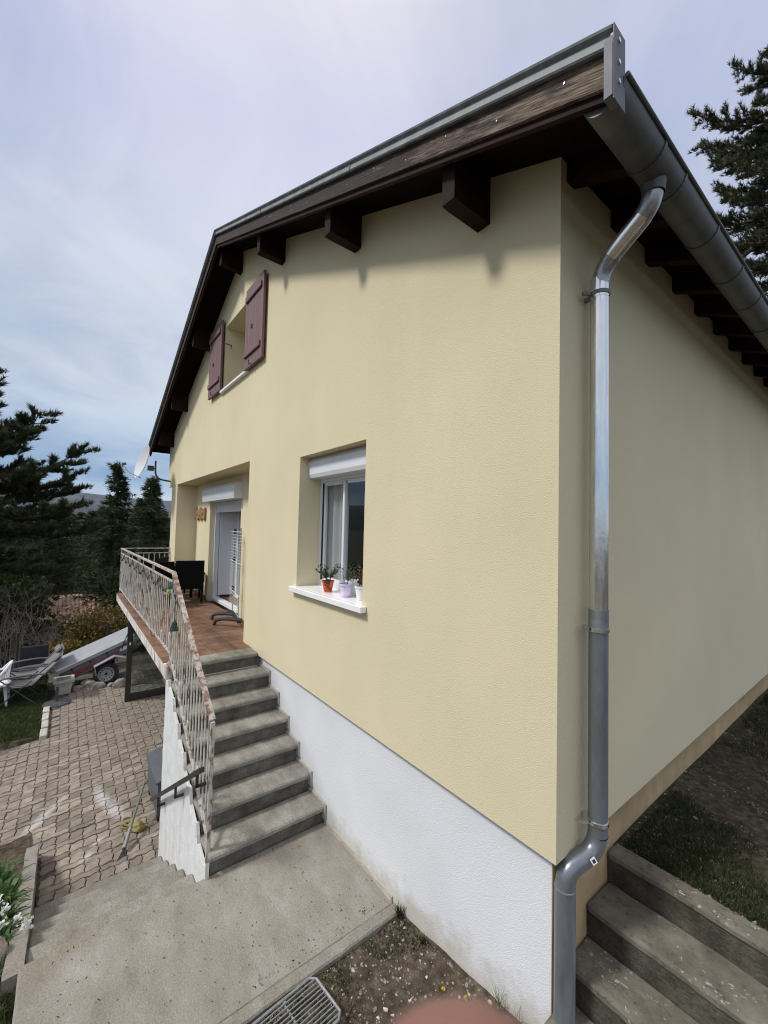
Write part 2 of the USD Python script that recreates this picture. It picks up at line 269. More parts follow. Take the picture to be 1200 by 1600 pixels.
M('room_dark', tri((0.16, 0.15, 0.14), 0.1), scale=1, rough=0.9)
M('roof_tile', tri((0.30, 0.13, 0.08), 0.3), scale=6, rough=0.85, bump=0.5, bscale=20)
M('roof_tile_pink', [(0.3, (0.20, 0.12, 0.095)), (0.5, (0.33, 0.21, 0.165)), (0.7, (0.42, 0.29, 0.235))], scale=2.5, rough=0.9, rand=0.2)
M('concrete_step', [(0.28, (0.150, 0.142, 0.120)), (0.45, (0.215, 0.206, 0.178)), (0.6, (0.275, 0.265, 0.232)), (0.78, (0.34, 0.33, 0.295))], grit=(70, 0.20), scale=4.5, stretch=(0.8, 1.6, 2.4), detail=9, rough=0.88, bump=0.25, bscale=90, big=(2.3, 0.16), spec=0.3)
M('concrete_old_shaded', [(0.28, (0.034, 0.031, 0.023)), (0.45, (0.060, 0.055, 0.042)), (0.6, (0.088, 0.081, 0.064)), (0.8, (0.13, 0.122, 0.10))], scale=6, detail=10, grit=(90, 0.25), streak=(9, 0.2), rough=0.95, bump=0.8, bscale=50, bdetail=8, spec=0.2)  # darkened copy of the old concrete: shade of the risers put into the colour
M('concrete_step_shaded', [(0.28, (0.085, 0.078, 0.062)), (0.45, (0.125, 0.117, 0.097)), (0.6, (0.160, 0.150, 0.127)), (0.78, (0.21, 0.20, 0.175))], grit=(65, 0.2), streak=(9, 0.16), scale=5, stretch=(1.5, 1.5, 2.2), detail=9, rough=0.9, bump=0.25, bscale=90, big=(2.3, 0.16), spec=0.2)  # darker copy of the tread concrete; riser shade painted in, besides run-off streaks
M('concrete_slab', [(0.25, (0.145, 0.127, 0.100)), (0.40, (0.205, 0.187, 0.155)), (0.55, (0.235, 0.222, 0.192)), (0.66, (0.265, 0.256, 0.228)), (0.80, (0.29, 0.285, 0.262))], grit=(75, 0.22), scale=4.2, stretch=(0.9, 1.7, 1), detail=10, rough=0.88, bump=0.35, bscale=130, big=(1.1, 0.12), spec=0.3)
def landing_concrete():
    N = {'g': ('geometry', {}), 'dn': ('noise_texture', {'scale': 1.6, 'detail': 3}), 'ds': ('vector_math', {'math_type': 'scale', 'scale': 0.10}), 'da': ('vector_math', {'math_type': 'add'}), 'm': ('mapping', {'rotation': (0, 0, 0.5), 'scale': (2.6, 5.0, 3.0)}), 'n': ('noise_texture', {'scale': 1.0, 'detail': 10, 'roughness': 0.66}),
        'r': ('rgb_ramp', {'ramp': [(0.28, (0.195, 0.176, 0.145)), (0.44, (0.240, 0.221, 0.188)), (0.56, (0.265, 0.250, 0.218)), (0.66, (0.298, 0.288, 0.260)), (0.78, (0.35, 0.345, 0.322))]}),
        'bn': ('noise_texture', {'scale': 1.3, 'detail': 5}), 'bm': ('mix_color', {'blend_type': 'multiply', 'fac': 1.0}), 'br': ('rgb_ramp', {'ramp': [(0.32, (0.88, 0.80, 0.72)), (0.5, (1, 1, 1)), (0.68, (1.06, 1.08, 1.06))]}),
        'gn': ('noise_texture', {'scale': 85.0, 'detail': 5, 'roughness': 0.75}), 'gr': ('map_range', {'from_min': 0.3, 'from_max': 0.7, 'to_min': 0.72, 'to_max': 1.26}), 'gs': ('vector_math', {'math_type': 'scale'}),
        'v': ('voronoi_texture', {'feature': 'distance_to_edge', 'scale': 0.9}), 'vk': ('map_range', {'from_min': 0.0, 'from_max': 0.006, 'to_min': 0.0, 'to_max': 0.0, 'clamp': True}), 'cm': ('mix_color', {'b': (0.07, 0.062, 0.05)}),
        'p': ('principled_bsdf', {'roughness': 0.9, 'specular_ior_level': 0.25}), 'bb': ('noise_texture', {'scale': 120.0, 'detail': 6, 'roughness': 0.7}), 'bu': ('bump', {'strength': 0.5, 'distance': 0.012})}
    MATS['landing_concrete'] = usdkit.material(stage, LK + 'landing_concrete_look', N, [('g.position', 'dn.vector'), ('dn.color', 'ds.vector1'), ('g.position', 'da.vector1'), ('ds.vector', 'da.vector2'), ('da.vector', 'm.vector'), ('m.vector', 'n.vector'), ('n.fac', 'r.fac'), ('g.position', 'bn.vector'), ('bn.fac', 'br.fac'), ('r.color', 'bm.a'), ('br.color', 'bm.b'),
        ('g.position', 'gn.vector'), ('gn.fac', 'gr.value'), ('bm.result', 'gs.vector1'), ('gr.result', 'gs.scale'), ('da.vector', 'v.vector'), ('v.distance', 'vk.value'), ('gs.vector', 'cm.a'), ('vk.result', 'cm.fac'), ('cm.result', 'p.base_color'), ('g.position', 'bb.vector'), ('bb.fac', 'bu.height'), ('bu.normal', 'p.normal')], surface='p.BSDF')
landing_concrete()
def old_concrete():
    N = {'g': ('geometry', {}), 'n': ('noise_texture', {'scale': 5.5, 'detail': 12, 'roughness': 0.68}), 'r': ('rgb_ramp', {'ramp': [(0.28, (0.100, 0.089, 0.067)), (0.42, (0.148, 0.134, 0.105)), (0.56, (0.195, 0.178, 0.144)), (0.72, (0.26, 0.243, 0.205))]}),
        'v': ('noise_texture', {'scale': 38.0, 'detail': 5, 'roughness': 0.7}), 'v2': ('noise_texture', {'scale': 4.0, 'detail': 4}), 'a': ('math', {'math_type': 'multiply_add', 'value2': 0.55}), 'k': ('map_range', {'from_min': 0.93, 'from_max': 0.98, 'clamp': True}),
        'd': ('noise_texture', {'scale': 22.0, 'detail': 8, 'roughness': 0.75}), 'dk': ('map_range', {'from_min': 0.44, 'from_max': 0.36, 'to_max': 0.5, 'clamp': True}), 'm1': ('mix_color', {'b': (0.022, 0.024, 0.016)}), 'm2': ('mix_color', {'b': (0.46, 0.46, 0.43)}),
        'p': ('principled_bsdf', {'roughness': 0.93, 'specular_ior_level': 0.2}), 'bn': ('noise_texture', {'scale': 48.0, 'detail': 10, 'roughness': 0.7}), 'bu': ('bump', {'strength': 0.9, 'distance': 0.02})}
    MATS['concrete_old'] = usdkit.material(stage, LK + 'concrete_old_look', N, [('g.position', 'n.vector'), ('n.fac', 'r.fac'), ('g.position', 'v.vector'), ('g.position', 'v2.vector'), ('v2.fac', 'a.value1'), ('v.fac', 'a.value3'), ('a.value', 'k.value'), ('g.position', 'd.vector'), ('d.fac', 'dk.value'),
        ('r.color', 'm1.a'), ('dk.result', 'm1.fac'), ('m1.result', 'm2.a'), ('k.result', 'm2.fac'), ('m2.result', 'p.base_color'), ('g.position', 'bn.vector'), ('bn.fac', 'bu.height'), ('bu.normal', 'p.normal')], surface='p.BSDF')
old_concrete()
M('terracotta', [(0.3, (0.115, 0.062, 0.038)), (0.5, (0.180, 0.098, 0.060)), (0.7, (0.24, 0.145, 0.094))], scale=7, rough=0.55, rand=0.16, bump=0.15, bscale=40)
M('grout', tri((0.30, 0.24, 0.19), 0.1), scale=20, rough=0.9)
M('rail_bar', [(0.33, (0.16, 0.09, 0.06)), (0.39, (0.30, 0.23, 0.18)), (0.44, (0.50, 0.48, 0.44)), (0.7, (0.60, 0.59, 0.56))], scale=16, stretch=(1, 1, 0.5), detail=6, rough=0.7)
M('rusty_rail', [(0.34, (0.12, 0.060, 0.038)), (0.42, (0.22, 0.15, 0.11)), (0.48, (0.40, 0.38, 0.345)), (0.7, (0.52, 0.51, 0.48))], scale=26, stretch=(1, 1, 0.4), detail=8, rough=0.7, bump=0.3, bscale=90)
M('rusty_handrail', [(0.36, (0.15, 0.085, 0.06)), (0.47, (0.23, 0.155, 0.12)), (0.54, (0.40, 0.37, 0.33)), (0.75, (0.52, 0.50, 0.47))], scale=14, detail=9, rough=0.75, bump=0.3, bscale=70)
M('rusty_white', [(0.33, (0.22, 0.10, 0.05)), (0.42, (0.45, 0.36, 0.28)), (0.50, (0.62, 0.61, 0.58)), (0.7, (0.68, 0.68, 0.66))], scale=7, stretch=(1.6, 1.6, 0.35), detail=8, rough=0.75, bump=0.2, bscale=60)
M('black_metal', tri((0.016, 0.016, 0.018), 0.15), scale=10, rough=0.45)
M('dark_frame', tri((0.022, 0.017, 0.013), 0.2), scale=9, rough=0.55)
M('rattan_black', tri((0.0045, 0.0042, 0.0042), 0.25), spec=0.15, scale=60, rough=0.6, bump=0.6, bscale=140)
M('earth', [(0.28, (0.040, 0.030, 0.022)), (0.45, (0.085, 0.066, 0.048)), (0.6, (0.13, 0.105, 0.078)), (0.75, (0.20, 0.17, 0.13))], scale=16, detail=12, rough=0.95, bump=1.0, bscale=60, bdetail=8, big=(1.7, 0.22), spec=0.1)
M('lawn_soil', [(0.28, (0.030, 0.026, 0.018)), (0.5, (0.068, 0.056, 0.042)), (0.72, (0.13, 0.115, 0.092))], scale=22, detail=12, rough=0.95, bump=1.0, bscale=70, bdetail=8, big=(0.9, 0.3), spec=0.1)
M('terrain', [(0.3, (0.030, 0.027, 0.016)), (0.45, (0.052, 0.046, 0.028)), (0.58, (0.078, 0.066, 0.044)), (0.72, (0.12, 0.105, 0.078))], scale=5, detail=13, rough=0.95, bump=1.0, bscale=14, bdetail=10, big=(0.4, 0.3), bdist=0.06)
M('hazed_hill', [(0.3, (0.050, 0.062, 0.075)), (0.6, (0.085, 0.10, 0.115))], scale=0.01, detail=10, rough=0.95)  # blue-grey of distance haze is mixed into the surface colour
M('grass_green', [(0.25, (0.030, 0.048, 0.014)), (0.5, (0.056, 0.082, 0.025)), (0.75, (0.105, 0.118, 0.048))], scale=9, rough=0.7, translucent=0.25, spec=0.2, big=(1.5, 0.3))
M('grass_dark', [(0.25, (0.020, 0.030, 0.010)), (0.5, (0.036, 0.052, 0.017)), (0.75, (0.080, 0.080, 0.038))], scale=6, rough=0.75, translucent=0.2, spec=0.2, big=(1.2, 0.3))
M('pebble', [(0.3, (0.10, 0.085, 0.068)), (0.5, (0.20, 0.18, 0.15)), (0.60, (0.34, 0.32, 0.28)), (0.72, (0.58, 0.56, 0.51))], scale=24, detail=2, rough=0.85)
M('stone', [(0.3, (0.12, 0.10, 0.08)), (0.5, (0.23, 0.20, 0.17)), (0.7, (0.36, 0.33, 0.29))], scale=9, rough=0.9, bump=0.6, bscale=30)
M('mortar', tri((0.40, 0.37, 0.30), 0.12), scale=14, rough=0.95, bump=0.5, bscale=60)
M('stone_pale', tri((0.42, 0.40, 0.35), 0.2), scale=9, rough=0.9, bump=0.5, bscale=40)
M('needles', [(0.3, (0.018, 0.029, 0.015)), (0.48, (0.042, 0.058, 0.026)), (0.62, (0.075, 0.088, 0.040)), (0.78, (0.11, 0.108, 0.058))], scale=1.6, rough=0.6, translucent=0.15, spec=0.3)
M('needles_spruce', [(0.3, (0.017, 0.030, 0.013)), (0.5, (0.036, 0.053, 0.022)), (0.75, (0.074, 0.086, 0.036))], scale=1.2, rough=0.7, translucent=0.12, spec=0.2, rand=0.3)
M('bark', tri((0.045, 0.034, 0.026), 0.4), scale=12, stretch=(1, 1, 0.3), rough=0.95, bump=0.8, bscale=25)
M('twig', tri((0.085, 0.072, 0.062), 0.3), scale=5, rough=0.9)
M('leaf_bush', [(0.3, (0.017, 0.025, 0.010)), (0.5, (0.033, 0.045, 0.016)), (0.75, (0.062, 0.070, 0.028))], scale=2.5, rough=0.95, spec=0.05, translucent=0.2, rand=0.25)
M('leaf_yellow', [(0.30, (0.030, 0.028, 0.010)), (0.45, (0.085, 0.055, 0.012)), (0.58, (0.17, 0.12, 0.017)), (0.78, (0.25, 0.195, 0.035))], scale=3.5, rough=0.6, translucent=0.3)
M('leaf_plant', [(0.3, (0.025, 0.045, 0.014)), (0.55, (0.055, 0.085, 0.028)), (0.8, (0.10, 0.13, 0.05))], scale=30, rough=0.5, translucent=0.25)
M('leaf_bed', [(0.3, (0.025, 0.065, 0.012)), (0.55, (0.055, 0.12, 0.022)), (0.8, (0.12, 0.19, 0.05))], scale=10, rough=0.5, translucent=0.3)
M('petal_white', tri((0.75, 0.75, 0.72), 0.05), scale=10, rough=0.6, translucent=0.3)
M('petal_yellow', tri((0.70, 0.50, 0.03), 0.1), scale=10, rough=0.6, translucent=0.2)
M('petal_red', tri((0.32, 0.035, 0.04), 0.2), scale=20, rough=0.6, translucent=0.2)
M('pot_orange', tri((0.72, 0.10, 0.025), 0.06), scale=8, rough=0.38)
M('pot_lilac', [(0.35, (0.50, 0.40, 0.62)), (0.5, (0.66, 0.58, 0.76)), (0.65, (0.75, 0.70, 0.82))], scale=9, stretch=(0.05, 0.05, 2.2), detail=0, rough=0.35)
M('pot_white', tri((0.78, 0.78, 0.78), 0.03), scale=8, rough=0.3)
M('joint_sand', tri((0.115, 0.100, 0.080), 0.4), scale=18, detail=8, rough=0.95, bump=0.6, bscale=80)
M('soil_dark', tri((0.03, 0.022, 0.016), 0.3), scale=60, rough=0.95, bump=0.6, bscale=120)
M('trailer_grey', tri((0.115, 0.125, 0.13), 0.12), scale=5, rough=0.45, metallic=0.3)
M('trailer_lid', tri((0.25, 0.265, 0.28), 0.1), scale=6, rough=0.6)
M('red_stripe', tri((0.20, 0.030, 0.036), 0.25), scale=12, rough=0.5)
M('rubber', tri((0.018, 0.018, 0.018), 0.2), scale=20, rough=0.8)
M('rim_grey', tri((0.40, 0.41, 0.42), 0.1), scale=20, rough=0.4, metallic=0.6)
M('lounger_fabric', tri((0.15, 0.147, 0.145), 0.12), scale=20, rough=0.9, bump=0.2, bscale=150)
M('lounger_frame', tri((0.13, 0.13, 0.137), 0.15), scale=10, rough=0.5)
M('lounger_dark', tri((0.05, 0.05, 0.055), 0.1), scale=10, rough=0.5)
M('navy_cloth', tri((0.016, 0.017, 0.024), 0.2), scale=12, rough=0.9)
M('plastic_white', tri((0.72, 0.74, 0.76), 0.03), scale=4, rough=0.4)
M('plastic_grey', tri((0.085, 0.095, 0.105), 0.12), scale=8, rough=0.55)
M('cast_iron', tri((0.055, 0.058, 0.065), 0.2), scale=20, rough=0.55)
M('galvanised', tri((0.26, 0.27, 0.275), 0.2), scale=40, rough=0.55, metallic=0.5)
M('handle_green', tri((0.12, 0.135, 0.105), 0.2), scale=12, rough=0.6)
M('clog_yellow', tri((0.24, 0.205, 0.065), 0.25), scale=20, rough=0.6)
M('wood_sign', [(0.3, (0.15, 0.08, 0.03)), (0.6, (0.36, 0.22, 0.09))], scale=14, stretch=(2, 2, 4), rough=0.6, bump=0.4, bscale=40)
M('dish_grey', tri((0.52, 0.54, 0.56), 0.03), scale=3, rough=0.5)
M('skin', [(0.3, (0.165, 0.078, 0.062)), (0.5, (0.20, 0.096, 0.077)), (0.7, (0.235, 0.115, 0.093))], scale=60, rough=0.55, bump=0.1, bscale=900)
M('nail', tri((0.55, 0.33, 0.29), 0.05), scale=50, rough=0.3)
M('cord_dark', tri((0.02, 0.025, 0.022), 0.2), scale=20, rough=0.6)
M('bulb_teal', tri((0.02, 0.11, 0.12), 0.1), scale=20, rough=0.25)
M('bulb_yellow', tri((0.33, 0.29, 0.07), 0.1), scale=20, rough=0.25)
M('bulb_red', tri((0.16, 0.05, 0.04), 0.1), scale=20, rough=0.25)
M('lantern_green', tri((0.010, 0.030, 0.022), 0.1), scale=20, rough=0.4)
glass('pane_clear', (0.90, 0.92, 0.92), 0.03)
glass('pane_mirror', (0.62, 0.66, 0.66), 0.10, 0.03)
def paver_material():
    # world-space white lime splashes with a shape of their own: capsules along segments on the yard
    segs = [((-5.63, -2.36), (-6.2, -1.98), 0.075), ((-5.62, -1.46), (-6.28, -1.56), 0.085), ((-5.42, -1.36), (-5.7, -1.42), 0.10), ((-4.77, -1.76), (-4.84, -1.69), 0.05), ((-5.0, -1.66), (-5.05, -1.56), 0.03)]
    N = {'g': ('geometry', {}), 'n': ('noise_texture', {'scale': 9.0, 'detail': 8, 'roughness': 0.65}), 'r': ('rgb_ramp', {'ramp': [(0.28, (0.175, 0.145, 0.117)), (0.5, (0.245, 0.210, 0.172)), (0.72, (0.315, 0.278, 0.235))]}),
         'oi': ('object_info', {}), 'or': ('map_range', {'to_min': 0.76, 'to_max': 1.24}), 'om': ('vector_math', {'math_type': 'scale'}),
         'wn': ('noise_texture', {'scale': 14.0, 'detail': 6, 'roughness': 0.7}), 'p': ('principled_bsdf', {'roughness': 0.9, 'specular_ior_level': 0.25}),
         'bn': ('noise_texture', {'scale': 110.0, 'detail': 4}), 'bu': ('bump', {'strength': 0.35, 'distance': 0.01}), 'mix': ('mix_color', {'b': (0.50, 0.50, 0.48)}), 'sp': ('separate_xyz', {}), 'fl': ('combine_xyz', {})}
    Lk = [('g.position', 'n.vector'), ('n.fac', 'r.fac'), ('oi.random', 'or.value'), ('r.color', 'om.vector1'), ('or.result', 'om.scale'), ('om.vector', 'mix.a'), ('g.position', 'wn.vector'),
          ('g.position', 'bn.vector'), ('bn.fac', 'bu.height'), ('bu.normal', 'p.normal'), ('g.position', 'sp.vector'), ('sp.x', 'fl.x'), ('sp.y', 'fl.y'), ('mix.result', 'p.base_color')]
    last = None
    for i, (a, b, w) in enumerate(segs):
        c = ((a[0]+b[0])/2, (a[1]+b[1])/2, 0); L = math.hypot(b[0]-a[0], b[1]-a[1])/2 + w; ang = math.atan2(b[1]-a[1], b[0]-a[0])
        N['m%d' % i] = ('mapping', {'mapping_type': 'texture', 'location': c, 'rotation': (0, 0, ang), 'scale': (L, w, 1)}); N['l%d' % i] = ('vector_math', {'math_type': 'length'})
        N['a%d' % i] = ('math', {'math_type': 'multiply_add', 'value2': 1.7, 'value3': 0.0}); N['s%d' % i] = ('map_range', {'from_min': 2.0, 'from_max': 1.1, 'to_min': 0.0, 'to_max': 0.72, 'clamp': True})
        Lk += [('fl.vector', 'm%d.vector' % i), ('m%d.vector' % i, 'l%d.vector1' % i), ('wn.fac', 'a%d.value1' % i), ('l%d.value' % i, 'a%d.value3' % i), ('a%d.value' % i, 's%d.value' % i)]
        if last is None: last = 's%d.result' % i
        else:
            N['x%d' % i] = ('math', {'math_type': 'maximum'}); Lk += [(last, 'x%d.value1' % i), ('s%d.result' % i, 'x%d.value2' % i)]; last = 'x%d.value' % i
    Lk.append((last, 'mix.fac'))
    MATS['paver'] = usdkit.material(stage, LK + 'paver_look', N, Lk, surface='p.BSDF')
paver_material()

# ------------------------------------------------------------------ ground and terrain
GZ = -2.2                                        # level of the paved yard
def ground_z(X, Y):
    d = np.maximum(0, -X - 11.8) ; z = GZ - 0.12 - 0.20*np.minimum(d, 14) - 0.10*np.clip(d - 14, 0, 60)
    d2 = np.maximum(0, -Y - 6); z = z - 0.06*np.minimum(d2, 80)*(X < -2)
    z = z + 0.5*(meshkit.fbm(np.stack([X*0.11, Y*0.11, 0*X], -1), 3, 3) - 0.5)*np.clip(d/8, 0, 1)
    far = np.maximum(0, np.hypot(X, Y) - 150); return z + 0.004*np.minimum(far, 3000)*0
def axis_steps(): 
    s = np.concatenate([np.linspace(0, 30, 31), 30 + np.geomspace(1, 4000, 34)]); return np.concatenate([-s[:0:-1], s])
ax = axis_steps(); X, Y = np.meshgrid(ax - 12, ax, indexing='ij'); n = len(ax); V = np.stack([X, Y, ground_z(X, Y)], -1).reshape(-1, 3); i = np.arange((n-1)**2); a = (i//(n-1))*n + i % (n-1)
single('ground', (V, np.vstack([np.stack([a, a+n, a+n+1], 1), np.stack([a, a+n+1, a+1], 1)])), 'terrain', 'dark rough ground falling away behind the garden', kind='structure')
def hill_mesh(dist, z0, seed, amp, a0=-0.9, a1=0.9):
    t = np.linspace(a0, a1, 160); V = []
    for k, (fr, hh) in enumerate([(0.86, 0.0), (0.93, 0.55), (1.0, 1.0), (1.15, 0.6), (1.3, 0.0)]):
        h = z0 + amp*(0.35 + meshkit.fbm(np.stack([t*3.1 + seed, 0*t + 0.7, 0*t], -1), 4, seed))
        V.append(np.stack([-dist*fr*np.cos(t), dist*fr*np.sin(t), np.where(hh > 0, h*hh, -60)], -1))
    V = np.vstack(V); n = len(t); F = []
    for r in range(4):
        for k in range(n-1): p = r*n+k; F += [[p, p+1, p+n+1], [p, p+n+1, p+n]]
    return (V, np.array(F))
single('hills', hill_mesh(2600, 60, 5, 85), 'hazed_hill', 'low haze-tinted wooded hills on the far horizon', kind='structure', smooth=True)

# lower yard: zigzag concrete pavers, each a piece of its own
yard = thing('paved_yard', 'brown zigzag concrete pavers of the lower yard with white lime splashes', kind='structure', loc=(-7.5, -1.5, GZ-0.1))
yard_poly = Polygon([(-4.33, -2.17), (-5.15, -2.2), (-5.25, -2.55), (-6.0, -3.6), (-8.0, -3.6), (-8.5, -2.26), (-9.9, -2.22), (-11.15, -1.86), (-10.5, -0.62), (-10.1, 0.0), (-4.33, 0.0)])
part(yard, 'joint_bed', extrude_xy(Polygon([(-4.3, -2.15), (-5.15, -2.19), (-5.25, -2.55), (-6.0, -3.7), (-8.05, -3.7), (-8.55, -2.2), (-9.9, -2.2), (-11.2, -1.8), (-10.5, -0.6), (-10.1, 0.03), (-4.3, 0.03)]), GZ-0.09, GZ-0.020), 'joint_sand')
def wig(s, per, amp): return amp*np.sin(2*PI*s/per)
def paver_poly(x0, x1, y0, y1, g=0.0048):
    # octagon-like lobe: long edges wave along y, short edges zigzag along x
    t = np.linspace(0, 1, 7)
    e0 = [(x0 + g + wig(y0 + (y1-y0)*u, 0.134, 0.012), y0 + (y1-y0)*u) for u in t]
    e1 = [(x1 - g + wig(y0 + (y1-y0)*u, 0.134, 0.012), y0 + (y1-y0)*u) for u in t]
    zz = lambda u: 0.010*(1 - abs(4*abs(u-0.5) - 1)) * (1 if u < 0.5 else -1)
    f0 = [(x0 + (x1-x0)*u, y0 + g + zz(u)) for u in t[1:-1]]; f1 = [(x0 + (x1-x0)*u, y1 - g + zz(u)) for u in t[1:-1]]
    inset = lambda P: P
    P = f0 + [(x1 - g + wig(y0, 0.134, 0.012), y0 + g)] + [(x, y) for x, y in e1[1:-1]] + [(x1 - g + wig(y1, 0.134, 0.012), y1 - g)] + f1[::-1] + [(x0 + g + wig(y1, 0.134, 0.012), y1 - g)] + e0[1:-1][::-1] + [(x0 + g + wig(y0, 0.134, 0.012), y0 + g)]
    return Polygon(P)
def paver_solid(pl, dz, g):
    P = np.array(pl.exterior.coords)[:-1]; n = len(P); c = P.mean(0); Q = c + (P-c)*0.94
    tilt = g.normal(0, 0.006, 2); zt = lambda A: GZ + dz + ((A-c) @ tilt)
    V = np.vstack([np.c_[P, np.full(n, GZ-0.045)], np.c_[P, zt(P)-0.006], np.c_[Q, zt(Q)]]); F = []
    for r in (0, 1):
        for k in range(n): q = (k+1) % n; F += [[r*n+k, r*n+q, r*n+n+q], [r*n+k, r*n+n+q, r*n+n+k]]
    F += [[2*n, 2*n+k, 2*n+k+1] for k in range(1, n-1)]
    return (V, np.array(F))
pav, g = [], np.random.default_rng(3)
x, row = -4.34, 0
while x > -11.3:
    hgt = 0.145 if row % 2 == 0 else 0.085; wid = 0.134 if row % 2 == 0 else 0.268; y = -3.752 + (0.134*((row//2) % 2) if row % 2 else 0)
    while y < 0:
        pl = paver_poly(x-hgt, x, y, y+wid)
        if yard_poly.contains(pl): pav.append((pl, g.normal(0, 0.0035)))
        y += wid
    x -= hgt; row += 1
def _seen(p): c = p[0].centroid; return p[0].area/((c.x-EYE[0])**2 + (c.y-EYE[1])**2 + 15)**1.5 if -2.9 < c.y < -1.0 - 0.0 else 0
pav.sort(key=_seen, reverse=True)
for pl, dz in pav[:298]: part(yard, 'paver', paver_solid(pl, dz, g), 'paver')
part(yard, 'far_pavers', [paver_solid(pl, dz, g) for pl, dz in pav[298:]], 'paver', kind='stuff')
# mossy dirt in the joint before the steps, and along the cheek
pts = np.array([[-4.315 + g.normal(0, 0.012), g.uniform(-2.1, -1.15), GZ] for _ in range(260)]); pts = pts[(meshkit.noise(pts*5) > 0.45)]
single('moss', blades(pts, 0.02, 0.004, 1), 'grass_dark', 'moss growing in the joint between pavers and lowest step', kind='stuff')

# lawn beside the pavers (left), planting bed and low wall
single('lawn', grid(-12.5, -5.9, -9, -2.26, 60, 60, lambda X, Y: np.where((Y > -3.62) & (X > -8.5 + 0.25*(Y+2.3)), GZ-0.3, GZ - 0.02 + 0.03*meshkit.fbm(np.stack([X*2, Y*2, 0*X], -1), 3, 1))), 'terrain', 'small lawn under the garden chairs', kind='structure')
pts = np.stack([rng.uniform(-12.3, -8.5, 30000), rng.uniform(-4.3, -2.28, 30000), np.zeros(30000)], 1); pts = pts[pts[:, 0] < -8.55 + 0.3*(pts[:, 1]+2.3)]; pts[:, 2] = GZ - 0.01
single('lawn_grass', blades(pts, 0.06, 0.006, 4), 'grass_green', 'short green grass of the lawn under the garden chairs', kind='stuff')
for k, (x, y, L) in enumerate([(-8.62, -2.24, 0.36), (-9.0, -2.235, 0.34), (-9.38, -2.24, 0.36), (-9.75, -2.235, 0.33)]):
    e = roughen(box(x-L/2, x+L/2-0.02, y-0.055, y+0.055, GZ-0.1, GZ+0.055, 0.012), 0.02, 9, 0.06, k)
    single('edging_stone', e, 'stone_pale', ['pale edging stone nearest the camera between lawn and pavers', 'second pale edging stone of the lawn, counted from the near end', 'third pale edging stone of the lawn, counted from the near end', 'pale edging stone right beside the parasol base'][k], 'stone', group='edging stones along the small lawn')
# low sloping wall beside the garden steps
wl = thing('low_wall', 'low rough concrete wall sloping down beside the garden steps', 'wall', (-3.7, -2.25, GZ))
prof = Polygon([(-2.435, GZ), (-2.435, -1.22), (-2.75, -1.31), (-5.1, -2.03), (-5.15, GZ)])
part(wl, 'wall_body', roughen(extrude_xz(prof, -2.275, -2.167), 0.016, 6, 0.07, 4), 'concrete_slab')
single('planting_bed', grid(-6.2, -1.3, -7, -2.255, 60, 50, lambda X, Y: np.interp(X, [-6.2, -5.2, -2.4, -1.5], [-2.32, -2.15, -1.36, -1.30]) + 0.05*meshkit.fbm(np.stack([X*3, Y*3, 0*X], -1), 3, 2)), 'earth', 'dark soil of the planting bed behind the low wall', kind='structure')

# concrete landing and the garden steps going down to the yard
lm = roughen(box(-2.43, -1.34, -2.195, 0.05, -1.6, -1.165, 0.012), 0.010, 3.5, 0.09, 9)
single('landing', lm, 'landing_concrete', 'weathered concrete landing at the foot of the stairs', kind='structure')
single('kerb', roughen(box(-1.34, -1.25, -2.4, 0.049, -1.6, -1.150, 0.010), 0.016, 8, 0.05, 12), 'concrete_slab', 'crumbling concrete edge strip of the landing', kind='structure')
gs = thing('garden_steps', 'flight of broad concrete steps from the landing down to the pavers', 'steps', (-3.3, -1.6, GZ))
for k in range(6):
    z = -1.165 - 0.1725*(k+1) + (0.012 if k == 5 else 0); x0_ = -2.43 - 0.335*(k+1) if k < 5 else -4.333
    part(gs, 'step', roughen(box(x0_, -2.435 - 0.335*k + (0.0 if k == 0 else 0.02), -2.166, -1.068, GZ-0.25, z, 0.012), 0.010, 5, 0.09, 20+k), 'concrete_slab')

g = np.random.default_rng(77); C, D = [], []
for _ in range(170):
    C.append((g.uniform(-2.4, -1.38), g.uniform(-2.1, 0.03)**1.0, -1.160)); D.append((g.normal(), g.normal(), g.uniform(0, 0.35)))
for _ in range(90): C.append((-1.37 - abs(g.normal(0, 0.05)), g.uniform(-2.0, 0.03), -1.160)); D.append((g.normal(), g.normal(), g.uniform(0, 0.4)))
single('leaf_litter', leafset(C, D, g.uniform(0.006, 0.020, len(C)), 0.007, 5), 'soil_dark', 'tiny dark leaf bits and crumbs scattered on the landing', kind='stuff')

# bare gravelly soil by the white base wall
def soil_z(X, Y): return -1.175 + 0.19*np.clip((X+1.25)/1.2, 0, 1) + 0.11*np.clip((X)/1.2, -0.1, 1) + 0.035*(meshkit.fbm(np.stack([X*5, Y*5, 0*X], -1), 4, 8)-0.5) + 0.02*np.clip(Y + 0.4, 0, 1)
single('soil', grid(-1.26, 9, -8, 0.06, 220, 170, soil_z), 'earth', 'bare stony soil strip between landing and white base wall', kind='structure', smooth=True)
g = np.random.default_rng(12); N = 5200
P = np.stack([g.uniform(-1.25, 0.5, N), g.uniform(-2.4, 0.03, N), np.zeros(N)], 1); P[:, 2] = soil_z(P[:, 0], P[:, 1])
peb = []
for p in P[:3400]:
    s = 0.0038*np.exp(g.normal(0, 0.5)); m = box(-1, 1, -1, 1, -1, 1) ; v = np.array(m[0])*g.uniform(0.5, 1.1, (8, 1))*[s*1.3, s, s*0.6]
    peb.append(xf((v, m[1]), rz=g.uniform(0, 6.28), t=p + [0, 0, s*0.25]))
for p in P[3400:3540]:
    s = g.uniform(0.007, 0.015); peb.append(rock(p + [0, 0, s*0.2], (s*1.2, s*0.8, s*0.6), int(g.integers(99)), 1))
